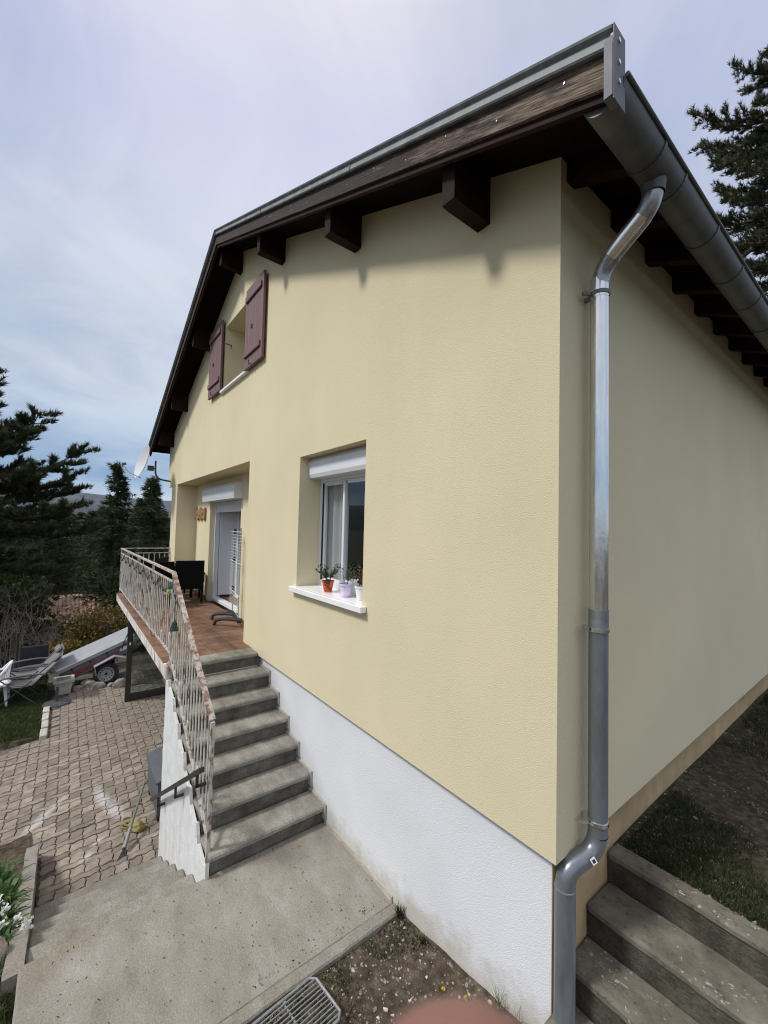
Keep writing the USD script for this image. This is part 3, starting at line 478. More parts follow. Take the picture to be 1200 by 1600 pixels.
single('pebbles', peb, 'pebble', 'scattered pale pebbles and gravel in the bare soil', kind='stuff')
dn = meshkit.fbm(np.c_[P[:, :2]*2.6, 0*P[:, 0]], 3, 4) + 0.30*np.clip(-(P[:, 0] + 0.92)*3, 0, 1)
Q = np.repeat(P[dn > 0.52], 7, 0); Q = Q + np.c_[g.normal(0, 0.022, (len(Q), 2)), np.zeros(len(Q))]; Q[:, 2] = soil_z(Q[:, 0], Q[:, 1]) - 0.003; Q = Q[(Q[:, 0] > -1.24) & (Q[:, 1] < 0.03)]
single('soil_grass', blades(Q, 0.028, 0.0022, 6, 0.9), 'grass_dark', 'sparse short grass growing in the bare soil', kind='stuff')

# raised lawn on the right with the old steps leading up to it
def lawn_z(X, Y): return -0.262 + 0.05*np.clip(X-0.6, 0, 6)*0.3 + 0.03*(meshkit.fbm(np.stack([X*1.7, Y*1.7, 0*X], -1), 3, 14) - 0.5)
single('raised_lawn', grid(-0.06, 40, 0.78, 60, 160, 170, lawn_z), 'lawn_soil', 'dark mossy lawn along the side wall of the house', kind='structure', smooth=True)
g = np.random.default_rng(22); N = 26000
P = np.stack([g.uniform(-0.04, 3.6, N), 0.8 + 7.5*g.uniform(0, 1, N)**1.6, np.zeros(N)], 1); dn = meshkit.fbm(np.c_[P[:, :2]*1.5, 0*P[:, 0]], 4, 31) + 0.10*np.clip(P[:, 0] - 0.45, -0.6, 1.0); P = P[dn > 0.405]
P = np.repeat(P, 4, 0); P[:, :2] += g.normal(0, 0.03, (len(P), 2)); P = P[(P[:, 0] > 0.0) & (P[:, 1] > 0.8)]; P[:, 2] = lawn_z(P[:, 0], P[:, 1]) - 0.003
single('lawn_grass', blades(P, 0.04, 0.0030, 7, 0.9), 'grass_dark', 'dark thin grass patches on the raised lawn', kind='stuff')
N = 6500; P = np.stack([g.uniform(-0.04, 3.0, N), 0.8 + 6*g.uniform(0, 1, N)**1.7, np.zeros(N)], 1); P[:, 2] = lawn_z(P[:, 0], P[:, 1]); peb = []
for p in P:
    s = 0.0030*np.exp(g.normal(0, 0.45)); m = box(-1, 1, -1, 1, -1, 1); peb.append(xf((np.array(m[0])*g.uniform(0.5, 1.1, (8, 1))*[s*1.3, s, s*0.6], m[1]), rz=g.uniform(0, 6.28), t=p))
single('lawn_pebbles', peb, 'pebble', 'small pebbles in the bare strip of the raised lawn', kind='stuff')
ss = thing('stone_steps', 'old mossy concrete steps beside the downpipe up to the raised lawn', 'steps', (0.9, 0.2, -1.2))
for k, (y0, y1, z) in enumerate([(0.675, 0.795, -0.245), (0.415, 0.69, -0.43), (0.175, 0.43, -0.61), (-0.075, 0.19, -0.79), (-0.33, -0.06, -0.955)]):
    p = part(ss, 'step', roughen(box(-0.045, 2.4, y0, y1, z-0.055, z, 0.016), 0.018, 4.5, 0.06, 40+k), 'concrete_old'); part(p, 'riser', roughen(box(-0.045, 2.4, y0+0.014, y1, -1.45, z-0.05), 0.016, 5, 0.08, 50+k), 'concrete_old_shaded')

# ------------------------------------------------------------------ the house
SL = 0.435; HX = -5.4; HW = 10.8; HL = 11.0; EZ = 3.79
def zs(x): return EZ - SL*x if x > HX else EZ - SL*(-HW - x)       # underside of the roof boards
house = thing('house', 'two-storey cream rendered house with gable roof and purple-brown shutters', 'house', (-5.4, 5.5, GZ))
wallp = Polygon([(0, 0), (0, EZ+0.03), (HX, zs(HX)+0.03), (-HW, EZ+0.03), (-HW, 2.65), (-4.75, 2.65), (-4.75, 0)]).difference(sbox(-3.105, 1.03, -1.805, 2.504)).difference(sbox(-6.2, 4.05, -4.98, 5.18))
part(house, 'front_wall', extrude_xz(wallp, 0.0, 0.32), 'plaster_yellow')
part(house, 'side_wall', box(-0.32, 0.0, 0.321, HL, 0.0, EZ+0.05), 'plaster_yellow')
part(house, 'rear_wall', extrude_xz(Polygon([(-0.321, 0), (-0.321, EZ+0.03), (HX, zs(HX)+0.03), (-HW, EZ+0.03), (-HW, 0)]), HL-0.3, HL), 'plaster_yellow')
part(house, 'far_side_wall', box(-HW, -HW+0.3, 0.9, HL-0.301, 0.0, EZ+0.05), 'plaster_yellow')
part(house, 'base_wall', box(-HW+0.05, -0.0505, 0.05, 0.35, GZ-0.2, -0.001), 'plaster_white', 'white rendered base wall under the cream wall')
part(house, 'side_base', box(-0.4, -0.05, 0.351, HL-0.05, -1.6, -0.001), 'plaster_ochre', 'bare ochre strip of base below the side wall')
part(house, 'base_return', box(-0.0503, -0.0475, 0.051, 0.351, -1.6, -0.001), 'plaster_ochre')
# loggia
part(house, 'loggia_ceiling', box(-HW, -4.75, 0.3205, 1.2, 2.65, 2.9), 'plaster_yellow')
lw = Polygon([(-9.72, 0.0), (-9.72, 2.648), (-4.751, 2.648), (-4.751, 0.0)]).difference(sbox(-8.45, -0.1, -6.4, 2.50))
part(house, 'loggia_wall', extrude_xz(lw, 0.45, 0.72), 'plaster_yellow')
part(house, 'column', box(-10.36, -9.72, 0.005, 1.2, 0.03, 2.648, 0.004), 'plaster_yellow')
part(house, 'loggia_side', box(-4.75, -4.45, 0.3205, 1.0, 0.0, 2.648), 'plaster_yellow')
# attic window recess, dark room behind windows
for m in ([box(-6.3, -6.2, 0.3205, 0.75, 4.0, 5.25), box(-4.98, -4.88, 0.3205, 0.75, 4.0, 5.25), box(-6.2, -4.98, 0.3205, 0.75, 5.18, 5.28), box(-6.2, -4.98, 0.3205, 0.75, 3.95, 4.05)],): part(house, 'attic_reveal', m, 'plaster_yellow')
aw = part(house, 'attic_window', [box(-6.2, -6.12, 0.66, 0.72, 4.05, 5.18), box(-5.06, -4.98, 0.66, 0.72, 4.05, 5.18), box(-6.12, -5.06, 0.66, 0.72, 4.05, 4.13), box(-6.12, -5.06, 0.66, 0.72, 5.10, 5.18), box(-5.62, -5.56, 0.665, 0.715, 4.13, 5.10)], 'pvc_white')
part(aw, 'pane', box(-6.12, -5.06, 0.69, 0.695, 4.13, 5.10), 'pane_mirror')
part(house, 'attic_sill', box(-6.25, -4.93, -0.055, 0.3, 4.005, 4.05, 0.006), 'sill_white')
part(house, 'window_hook', tube([(-6.195, 0.10, 4.85), (-6.10, 0.08, 4.85), (-6.10, -0.03, 4.85)], 0.008, 6), 'black_metal'); part(house, 'window_hook', tube([(-5.16, 0.25, 5.175), (-5.2, 0.1, 5.10)], 0.012, 6), 'black_metal')
def shutter(x0, x1, z0, z1, lab):
    fr = part(house, 'shutter', box(x0+0.01, x1-0.01, -0.052, -0.030, z0, z1), 'shutter_paint', lab)
    n = 6; w = (x1-x0)/n
    for k in range(n): part(fr, 'plank', box(x0 + k*w + 0.003, x0 + (k+1)*w - 0.003, -0.066, -0.028, z0-0.004, z1+0.004, 0.004), 'shutter_paint')
    for zc in (z0 + 0.17*(z1-z0), z0 + 0.86*(z1-z0)): part(fr, 'batten', box(x0+0.04, x1-0.05, -0.094, -0.0662, zc-0.045, zc+0.045, 0.008), 'shutter_paint')
    hx = x0 + 0.02 if x0 < -5.6 else x1 - 0.02
    part(fr, 'hook', tube([(x0+0.3, -0.07, z0+0.03), (x0+0.3, -0.10, z0+0.0), (x0+0.3, -0.10, z0+0.07)], 0.007, 6), 'black_metal'); part(fr, 'latch', box(x0+0.28, x0+0.32, -0.08, -0.066, z0+0.55, z0+0.60), 'black_metal')
    for zc in (z0 + 0.22*(z1-z0), z0 + 0.8*(z1-z0)): part(fr, 'hinge', tube([(hx, -0.03, zc-0.05), (hx, -0.03, zc+0.05)], 0.011, 6), 'black_metal')
shutter(-6.97, -6.21, 4.06, 5.31, 'open shutter left of the attic window'); shutter(-4.98, -4.27, 4.03, 5.25, 'open shutter right of the attic window')
# kitchen-side window
wx0, wx1, wz0, wz1 = -3.105, -1.805, 1.03, 2.504
part(house, 'window_sill', box(wx0-0.07, wx1+0.07, -0.065, 0.0, wz0-0.045, wz0+0.012, 0.006), 'sill_white', 'glossy white window sill with potted plants')
part(house, 'window_sill', box(wx0+0.001, wx1-0.001, 0.0005, 0.30, wz0-0.02, wz0+0.0115, 0.003), 'sill_white')
wf = part(house, 'window', [box(wx0, wx0+0.06, 0.27, 0.34, wz0+0.012, 2.28), box(wx1-0.06, wx1, 0.27, 0.34, wz0+0.012, 2.28), box(wx0+0.06, wx1-0.06, 0.272, 0.338, wz0+0.012, wz0+0.08), box(wx0+0.06, wx1-0.06, 0.272, 0.338, 2.22, 2.28)], 'pvc_white', 'white framed window behind the flower pots')
part(wf, 'mullion', box(-2.61, -2.57, 0.272, 0.32, wz0+0.08, 2.22, 0.005), 'pvc_white')
for x0, x1 in ((wx0+0.06, -2.62), (-2.56, wx1-0.06)): part(wf, 'pane', box(x0+0.03, x1-0.03, 0.30, 0.304, wz0+0.11, 2.19), 'pane_clear')
for x0, x1 in ((wx0+0.06, -2.62), (-2.56, wx1-0.06)): part(wf, 'sash', [box(x0, x0+0.03, 0.285, 0.325, wz0+0.08, 2.22) if x0 < -2.9 else box(x1-0.03, x1, 0.285, 0.325, wz0+0.08, 2.22), box(x0+0.03, x1-0.03, 0.285, 0.325, wz0+0.08, wz0+0.11), box(x0+0.03, x1-0.03, 0.285, 0.325, 2.19, 2.22)], 'pvc_white')
part(wf, 'seal', [box(wx0+0.0605, wx0+0.072, 0.268, 0.2845, wz0+0.08, 2.22)], 'rubber')
rb = Polygon([(0.02+0.10, 2.27), (0.30, 2.27), (0.30, 2.503), (0.02+0.13, 2.503), (0.105, 2.45), (0.105, 2.31)])
def yz_extrude(poly, x0, x1):
    m = trimesh.creation.extrude_polygon(poly, x1-x0, engine='earcut'); v = m.vertices; return (np.stack([x0 + v[:, 2], v[:, 0], v[:, 1]], 1), np.array(m.faces))
part(wf, 'roller_box', yz_extrude(rb, wx0+0.003, wx1-0.003), 'pvc_white')
part(wf, 'roller_slat', box(wx0+0.06, wx1-0.06, 0.245, 0.262, 2.235, 2.275, 0.003), 'pvc_white')
def curtain(x0, x1, y, z0, z1, wave, amp, n=60):
    xs = np.linspace(x0, x1, n); V = np.vstack([np.stack([xs, y + amp*np.sin(xs*wave*2*PI) + amp*0.5*np.sin(xs*wave*1.7*PI+1), np.full(n, z)], 1) for z in (z0, z1)]); F = []
    for k in range(n-1): F += [[k, k+1, n+k+1], [k, n+k+1, n+k]]
    return (V, np.array(F))
part(wf, 'curtain', curtain(wx0+0.05, -2.60, 0.365, wz0, 2.3, 7, 0.02), 'curtain')
part(wf, 'curtain', curtain(-2.42, -2.25, 0.55, wz0, 2.3, 9, 0.02), 'room_dark'); part(wf, 'curtain', curtain(-2.05, -1.7, 0.60, wz0, 2.3, 9, 0.02), 'room_dark')
part(house, 'room', [box(-4.4, -0.35, 0.36, 4.0, 0.3, 0.35), box(-4.4, -0.35, 0.36, 4.0, 2.75, 2.8), box(-4.4, -4.35, 0.36, 4.0, 0.35, 2.75), box(-0.4, -0.35, 0.36, 4.0, 0.35, 2.75), box(-4.35, -0.4, 3.95, 4.0, 0.35, 2.75)], 'room_dark')
# glazed door in the loggia
dx0, dx1 = -8.45, -6.4
dr = part(house, 'patio_door', [box(dx0, dx0+0.07, 0.55, 0.64, 0.04, 2.25), box(dx1-0.07, dx1, 0.55, 0.64, 0.04, 2.25)], 'pvc_white', 'white glazed patio door of the loggia')
part(dr, 'sill', box(dx0, dx1, 0.535, 0.66, 0.04, 0.115, 0.008), 'sill_white'); part(dr, 'sill', box(dx0+0.08, dx1, 0.98, 1.10, 0.06, 0.14, 0.006), 'pvc_white')
part(dr, 'threshold_tile', box(dx0+0.072, dx1-0.07, 0.66, 0.98, 0.02, 0.085), 'terracotta')
part(dr, 'roller_box', yz_extrude(Polygon([(0.30, 2.20), (0.55, 2.20), (0.55, 2.50), (0.34, 2.50), (0.29, 2.44), (0.29, 2.26)]), dx0-0.08, dx1+0.05), 'pvc_white')
for k in range(5): part(dr, 'roller_slat', box(dx0+0.075, dx1-0.075, 0.565 + 0.002*(k % 2), 0.585, 1.975+k*0.045, 2.018+k*0.045, 0.005), 'pvc_white')
part(dr, 'leaf', [box(dx0+0.075, dx0+0.11, 0.65, 1.06, 0.14, 2.2), box(dx0+0.11, dx0+0.20, 1.00, 1.06, 0.14, 2.2)], 'pvc_white')
part(dr, 'mullion', box(dx0+0.20, dx0+0.29, 0.985, 1.07, 0.14, 2.2, 0.008), 'pvc_white')
part(dr, 'handle', [tube([(dx0+0.245, 0.985, 1.02), (dx0+0.245, 0.94, 1.02), (dx0+0.245, 0.935, 1.18)], 0.012, 8), box(dx0+0.225, dx0+0.265, 0.975, 0.9845, 0.98, 1.2)], 'pvc_white')
part(dr, 'pane', box(dx0+0.29, dx1, 1.03, 1.035, 0.14, 2.2), 'pane_mirror')
part(house, 'hallway', [box(dx0-0.3, dx1+0.4, 0.7205, 4.0, -0.05, 0.018), box(dx0-0.3, dx1+0.4, 0.7205, 4.0, 2.51, 2.6), box(dx1, dx1+0.1, 0.7205, 4.0, 0.02, 2.5), box(dx0-0.1, dx0, 0.7205, 4.0, 0.02, 2.5), box(dx0, dx1, 3.9, 4.0, 0.02, 2.5)], 'room_dark')

# roof
def roof_slab(x0, x1, b0, b1, y0, y1): return sweep_x([(y0, b0), (y1, b0), (y1, b1), (y0, b1)], x0, x1, lambda x: EZ - SL*x if x0 >= HX - 1e-6 else EZ - SL*(-HW-x))
for x0, x1 in ((HX, 0.44), (-HW-0.44, HX)):
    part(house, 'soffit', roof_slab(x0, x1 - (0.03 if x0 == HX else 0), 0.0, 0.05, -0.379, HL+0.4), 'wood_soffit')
    part(house, 'roof', roof_slab(x0 if x0 == HX else x0 + 0.06, x1 - (0.06 if x0 == HX else 0), 0.051, 0.10, -0.37, HL+0.4), 'roof_tile')
    part(house, 'bargeboard', sweep_x([(-0.425, -0.085), (-0.38, -0.085), (-0.38, 0.10), (-0.425, 0.10)], x0, x1 + (0.025 if x1 > 0 else 0), lambda x: zs(min(max(x, -HW-1), 1)) if x != HX else zs(HX)), 'wood_weathered', 'weathered bargeboard with peeled brown paint')
    part(house, 'fascia_strip', sweep_x([(-0.405, -0.125), (-0.375, -0.125), (-0.375, -0.086), (-0.405, -0.086)], x0, x1, zs), 'wood_dark')
    xs = np.linspace(x0, x1 + (0.025 if x1 > 0 else 0), 4); xs[0] -= 0 if x0 == HX else 0.02
    for a, b in zip(xs[:-1], xs[1:]):
        pr = [(-0.428, 0.055), (-0.452, 0.048), (-0.458, 0.060), (-0.442, 0.072), (-0.440, 0.155), (-0.458, 0.165), (-0.462, 0.180), (-0.450, 0.194), (-0.425, 0.196), (-0.36, 0.175), (-0.36, 0.168), (-0.43, 0.188), (-0.436, 0.150), (-0.428, 0.07)]
        pr = [(y_, 0.05 + (z_-0.05)*0.64) for y_, z_ in pr]
        part(house, 'rake_flashing', sweep_x(pr, a, b, zs), 'zinc_weathered')
        part(house, 'flashing_clip', box(b-0.012, b+0.0, -0.447, -0.4405, zs(b-0.006)+0.068, zs(b-0.006)+0.112), 'zinc_dark')
part(house, 'flashing_end_cap', [box(0.468, 0.472, -0.46, -0.36, zs(0.468)-0.17, zs(0.468)+0.138), box(0.436, 0.468, -0.466, -0.462, zs(0.45)-0.165, zs(0.45)+0.075), box(0.436, 0.468, -0.4615, -0.40, zs(0.45)-0.169, zs(0.45)-0.165)], 'zinc_cap')
for z in (0.09, 0.0, -0.08): part(house, 'screw', tube([(0.470, -0.42, zs(0.468)+z), (0.478, -0.42, zs(0.468)+z)], 0.009, 8), 'zinc_bright')
for k in range(16):
    x = 0.25 - 0.36*k; part(house, 'nail', tube([(x, -0.424, zs(x) + 0.02*(-1)**k - 0.01), (x, -0.4275, zs(x) + 0.02*(-1)**k - 0.01)], 0.0045, 6), 'zinc_bright')
for x in (-0.53, -2.02, -3.77, -5.45, -7.12, -8.95, -10.36):
    zt = zs(x) - 0.0; pts = []
    for y, lo in ((0.04, 0.33), (-0.27, 0.33), (-0.335, 0.325)):
        for dx in (-0.05, 0.05): pts += [(x+dx, y, zs(x+dx)-0.002), (x+dx, y, zt-lo)]
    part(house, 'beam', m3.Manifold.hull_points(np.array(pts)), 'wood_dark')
for k in range(20):
    y = 0.10 + 0.545*k
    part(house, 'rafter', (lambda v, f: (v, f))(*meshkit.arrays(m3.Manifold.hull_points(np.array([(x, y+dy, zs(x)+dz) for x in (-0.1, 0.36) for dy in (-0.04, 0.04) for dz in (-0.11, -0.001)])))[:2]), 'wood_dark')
part(house, 'eave_board', sweep_x([(-0.374, -0.004), (HL+0.4, -0.004), (HL+0.4, -0.1), (-0.374, -0.1)], 0.385, 0.41, zs), 'wood_soffit')
# gutter
GX, GZc, GR = 0.394, 3.558, 0.088
a = np.linspace(PI, 2*PI, 15); prof = [(GX + GR*math.cos(t), GZc + GR*math.sin(t)) for t in a]; inner = [(GX + (GR-0.003)*math.cos(t), GZc + (GR-0.003)*math.sin(t)) for t in a[::-1]]
def sweep_y(prof, y0, y1):
    m = trimesh.creation.extrude_polygon(Polygon(prof), y1-y0, engine='earcut'); v = m.vertices; return (np.stack([v[:, 0], y0 + v[:, 2], v[:, 1]], 1), np.array(m.faces))
gut = part(house, 'gutter', sweep_y(prof + inner, -0.376, HL+0.4), 'zinc_dark', 'half-round zinc gutter along the side eave', smooth=40)
part(gut, 'rolled_rim', tube([(GX+GR+0.004, -0.376, GZc+0.002), (GX+GR+0.004, HL+0.4, GZc+0.002)], 0.010, 10), 'zinc_dark', smooth=40)
part(gut, 'end_plate', sweep_y(prof, -0.3795, -0.3765), 'zinc_dark')
for k, y in enumerate([0.06, 0.34, 0.90, 1.47, 2.0, 2.55, 3.1, 3.65, 4.2, 4.8, 5.4, 6.0]):
    pr = [(GX + (GR+0.005)*math.cos(t), GZc + (GR+0.005)*math.sin(t)) for t in a] + [(GX + (GR+0.0006)*math.cos(t), GZc + (GR+0.0006)*math.sin(t)) for t in a[::-1]]
    part(gut, 'bracket', sweep_y(pr, y-0.010, y+0.010), 'zinc_dark')
# downpipe
def bez(P, n=24):
    P = np.asarray(P, float); t = np.linspace(0, 1, n)[:, None]; return (1-t)**3*P[0] + 3*(1-t)**2*t*P[1] + 3*(1-t)*t*t*P[2] + t**3*P[3]
PX, PY = 0.085, 0.272
top_path = np.vstack([bez([(GX-0.01, 0.19, 3.50), (GX-0.01, 0.192, 3.42), (GX-0.02, 0.195, 3.385), (0.32, 0.208, 3.345)], 12), bez([(0.18, 0.246, 3.265), (0.115, 0.264, 3.225), (PX, PY, 3.19), (PX, PY, 3.08)], 12)])
dp = part(house, 'downpipe', tube(np.array([(PX, PY, 3.10), (PX, PY, 2.2), (PX, PY, 1.21)]), 0.0485, 28), 'zinc_bright', 'round galvanised downpipe at the house corner', smooth=40)
part(dp, 'swan_neck', tube(top_path, 0.0475, 28), 'zinc_pipe', smooth=40)
part(dp, 'outlet', lathe([(0.062, 0.035), (0.056, 0.0), (0.052, -0.03), (0.050, -0.05)], 28, (GX-0.01, 0.19, 3.478)), 'zinc_dark', smooth=40)
part(dp, 'sleeve', tube(top_path[10:14], 0.0492, 28), 'zinc_bright', smooth=40)
part(dp, 'sleeve', tube([(PX, PY, 3.165), (PX, PY, 3.05)], 0.0500, 28), 'zinc_bright', smooth=40)
part(dp, 'sleeve', tube([(PX, PY, 1.30), (PX, PY, 1.20)], 0.0505, 28), 'zinc_weathered', smooth=40)
LX, LY = 0.012, 0.070
bend = np.vstack([[(PX, PY, 1.2)], [(PX, PY, 0.16)], bez([(PX, PY, 0.12), (PX, PY, 0.03), (PX-0.02, PY-0.05, 0.0), (PX-0.038, PY-0.10, -0.015)], 12), bez([(PX-0.042, PY-0.11, -0.018), (LX+0.01, LY+0.03, -0.035), (LX, LY, -0.06), (LX, LY, -0.14)], 12)])
lp = part(dp, 'lower_pipe', tube(bend, 0.0495, 28), 'pipe_grey', smooth=40)
low = np.array([(LX, LY, z) for z in np.linspace(-0.13, -1.15, 20)]); v, f = tube(low, 0.052, 28)
dent = np.exp(-((v[:, 2]+0.62)/0.10)**2 - ((np.arctan2(v[:, 1]-LY, v[:, 0]-LX) + 0.9)/0.5)**2)*0.020; v[:, 0] -= dent*0.7; v[:, 1] += dent*0.7
part(dp, 'lower_pipe', (v, f), 'pipe_grey', 'dented lowest length of the downpipe', smooth=40)
for z, m in ((3.075, 'zinc_weathered'), (1.19, 'zinc_bright'), (0.165, 'zinc_bright')):
    part(dp, 'collar', [lathe([(0.049, -0.012), (0.0545, -0.010), (0.0545, 0.010), (0.049, 0.012)], 28, (PX, PY, z)), box(PX-0.085, PX-0.045, PY-0.012, PY+0.012, z-0.010, z+0.010), bar((PX-0.03, PY-0.05, z), (PX-0.055, PY-0.085, z), 0.018)], m, smooth=35)
part(dp, 'joint_ring', tube([(PX, PY, 0.098), (PX, PY, 0.092)], 0.0507, 28), 'rubber'); part(dp, 'joint_ring', tube([(LX, LY, -0.128), (LX, LY, -0.134)], 0.0528, 28), 'zinc_weathered')
st0 = np.array([PX-0.010, PY-0.075, -0.002]); nrm = np.array([0.75, -0.55, 0.35]); nrm /= np.linalg.norm(nrm); s1 = np.cross([0, 0, 1], nrm); s1 /= np.linalg.norm(s1); s2 = np.cross(nrm, s1); Rm = np.stack([s1*math.cos(.5)+s2*math.sin(.5), -s1*math.sin(.5)+s2*math.cos(.5), nrm], 1)
part(dp, 'sticker', xf(box(-0.014, 0.014, -0.014, 0.014, 0.046, 0.0515), M=Rm, t=st0), 'pvc_white'); part(dp, 'sticker', xf(box(-0.008, 0.008, -0.008, 0.008, 0.0516, 0.0522), M=Rm, t=st0), 'black_metal')

# ------------------------------------------------------------------ terrace, stairs, railing
FZ = 0.04
terrace = thing('terrace', 'raised terrace with terracotta tiles and rust-stained white slab edge', 'terrace', (-7.4, -0.5, GZ))
part(terrace, 'slab', box(-10.32, -4.28, -1.075, 0.0495, -0.13, FZ-0.016), 'rusty_white')
part(terrace, 'slab', box(-10.30, -4.2, 0.0505, 0.4495, -0.1, FZ-0.012), 'grout')
g = np.random.default_rng(5); x = -10.31; 
while x < -4.45:
    y = -1.085 
    while y < 0.45:
        if not (x < -9.72 and y > -0.02 - 0.3): part(terrace, 'tile', box(x+0.004, min(x+0.296, -4.42), y+0.004, min(y+0.296, 0.448), FZ-0.0155, FZ + g.normal(0, 0.0008), 0.003), 'terracotta')
        y += 0.3
    x += 0.3
part(terrace, 'plinth_tile', box(-9.715, -8.53, 0.44, 0.4495, FZ, FZ+0.07), 'terracotta')
stairs = thing('staircase', 'straight flight of seven weathered concrete steps up to the terrace', 'stairs', (-3.3, -0.5, -1.17))
noses = [(-2.40, -1.005), (-2.70, -0.835), (-3.0, -0.66), (-3.28, -0.485), (-3.57, -0.31), (-3.86, -0.135), (-4.16, FZ)]
for k, (x, z) in enumerate(noses):
    x1 = noses[k+1][0]-0.02 if k < 6 else -4.45
    tread = roughen(box(x1, x, -1.035, 0.0 if z > 0 else 0.049, z-0.052, z, 0.013), 0.005, 6, 0.07, 60+k)
    p = part(stairs, 'step', tread, 'concrete_step'); zl = noses[k-1][1] if k else -1.18
    part(p, 'riser', box(x1+0.0, x-0.042, -1.02, 0.0485, zl-0.04, z-0.0525), 'concrete_step_shaded')
for k, (x, z) in enumerate(noses[:-1]):
    part(stairs, 'mortar', roughen(box(noses[k+1][0]-0.03, x+0.012, 0.030, 0.0485, z-0.12, z+0.022), 0.016, 14, 0.04, 90+k), 'mortar')
part(stairs, 'mortar', roughen(box(-2.40, -1.36, 0.036, 0.0485, -1.25, -1.128), 0.020, 9, 0.04, 99), 'mortar')
# side wall (cheek) of the stair
ck = [( -2.395, -1.25), (-2.395, -1.03)]
for k, (x, z) in enumerate(noses[:-1]):
    ck += [(x - 0.03, z - 0.075 + 0.012*math.sin(k*2.3)), (x - 0.10, z - 0.10), (noses[k+1][0] + 0.03, z - 0.04), (noses[k+1][0] + 0.01, z + 0.03)]
ck += [(-4.29, -0.14), (-4.29, GZ-0.1), (-3.9, GZ-0.1)]
cheek = extrude_xz(Polygon(ck).buffer(0), -1.064, -1.036)
part(stairs, 'side_wall', roughen(cheek, 0.010, 9, 0.06, 77), 'painted_cheek', 'white painted side wall of the stairs')
part(stairs, 'end_wall', box(-4.29, -4.2, -1.03, 0.0, GZ-0.1, -0.135), 'painted_cheek')
# railing
rail = thing('railing', 'rusty white iron railing of terrace and stairs', 'railing', (-6.5, -1.03, -1.17))
RY = -1.025; TX = -4.30; FXr = -10.24
H1, H2, HB = 1.08, 0.97, 0.12
part(rail, 'top_rail', bar((FXr, RY, FZ+H1-0.03), (TX, RY, FZ+H1), 0.045, 0.022), 'rusty_rail'); part(rail, 'middle_rail', bar((FXr, RY, FZ+H2-0.03), (TX, RY, FZ+H2), 0.022), 'rusty_rail')
part(rail, 'bottom_rail', bar((FXr, RY, FZ+HB), (TX, RY, FZ+HB), 0.028, 0.02), 'rusty_rail')
ST0, ST1 = np.array([TX, RY, FZ+H1]), np.array([-2.50, RY, 0.06]); dv = ST1-ST0
part(rail, 'top_rail', bar(ST0, ST1, 0.048, 0.024), 'rusty_handrail', 'sloping handrail of the stairs with worn paint')
SB0, SB1 = np.array([TX, RY, FZ+0.10]), np.array([-2.50, RY, -0.93]); part(rail, 'bottom_rail', bar(SB0, SB1, 0.024), 'rusty_rail')
for x in (FXr, -8.75, -7.25, -5.75, TX+0.01): part(rail, 'post', bar((x, RY+0.001, FZ-0.03), (x, RY+0.001, FZ+H1-0.012), 0.028), 'rusty_rail')
part(rail, 'post', bar((-2.49, RY, -1.16), (-2.49, RY, 0.05), 0.032), 'rusty_rail')
part(rail, 'post', bar((FXr, -0.02, FZ+0.0), (FXr, -0.02, FZ+H1), 0.024), 'rusty_rail')
part(rail, 'top_rail', bar((FXr, RY, FZ+H1-0.03), (FXr, 0.005, FZ+H1-0.03), 0.04, 0.022), 'rusty_rail'); part(rail, 'middle_rail', bar((FXr, RY, FZ+H2-0.03), (FXr, 0.005, FZ+H2-0.03), 0.02), 'rusty_rail'); part(rail, 'bottom_rail', bar((FXr, RY, FZ+HB), (FXr, 0.005, FZ+HB), 0.02), 'rusty_rail')
def hairpin(x, z0, h, yy=RY):
    t = np.linspace(0, PI, 7); return tube([(x-0.022, yy, z0)] + [(x - 0.022*math.cos(q), yy, z0+h+0.022*math.sin(q)) for q in t] + [(x+0.022, yy, z0)], 0.007, 5)
nb = 46
for k in range(1, nb):
    x = FXr + (TX-FXr)*k/nb; zt = FZ+H2 - 0.03*(1-k/nb)
    part(rail, 'baluster', tube([(x, RY, FZ+HB), (x, RY, zt)], 0.0062, 6), 'rail_bar')
    if k % 4 == 1: part(rail, 'hairpin', hairpin(x, FZ+HB, 0.12 + 0.08*((k//4) % 2)), 'rail_bar')
for k in range(1, 9):
    y = RY + (0.0-RY)*k/9; part(rail, 'baluster', tube([(FXr, y, FZ+HB), (FXr, y, FZ+H2-0.03)], 0.0075, 6), 'rail_bar')
for k in range(1, 17):
    u = k/17; a_ = SB0 + (SB1-SB0)*u; b_ = ST0 + (ST1-ST0)*u
    part(rail, 'baluster', tube([a_, b_], 0.0070, 6), 'rail_bar')
    if k % 4 == 1: part(rail, 'hairpin', hairpin(a_[0], a_[2]-0.02, 0.16), 'rail_bar')
# black handrail of the garden steps, bracketed to the side wall
hr = thing('handrail', 'black square steel handrail on the white stair side wall', 'handrail', (-3.3, -1.14, GZ))
A, B = np.array([-2.36, -1.135, -0.25]), np.array([-4.42, -1.135, -1.56])
part(hr, 'rail_bar', bar(A, B, 0.036), 'black_metal'); part(hr, 'end_cap', bar(A + (0.012, 0, 0.008), A, 0.038), 'rubber')
for u in (0.06, 0.42, 0.82):
    p = A + (B-A)*u; q = p + [0, 0, -0.11]
    part(hr, 'bracket', [bar(p + (0, 0, -0.018), q, 0.020), bar(q + (0, -0.01, 0), q + (0, 0.075, 0), 0.020)], 'black_metal')
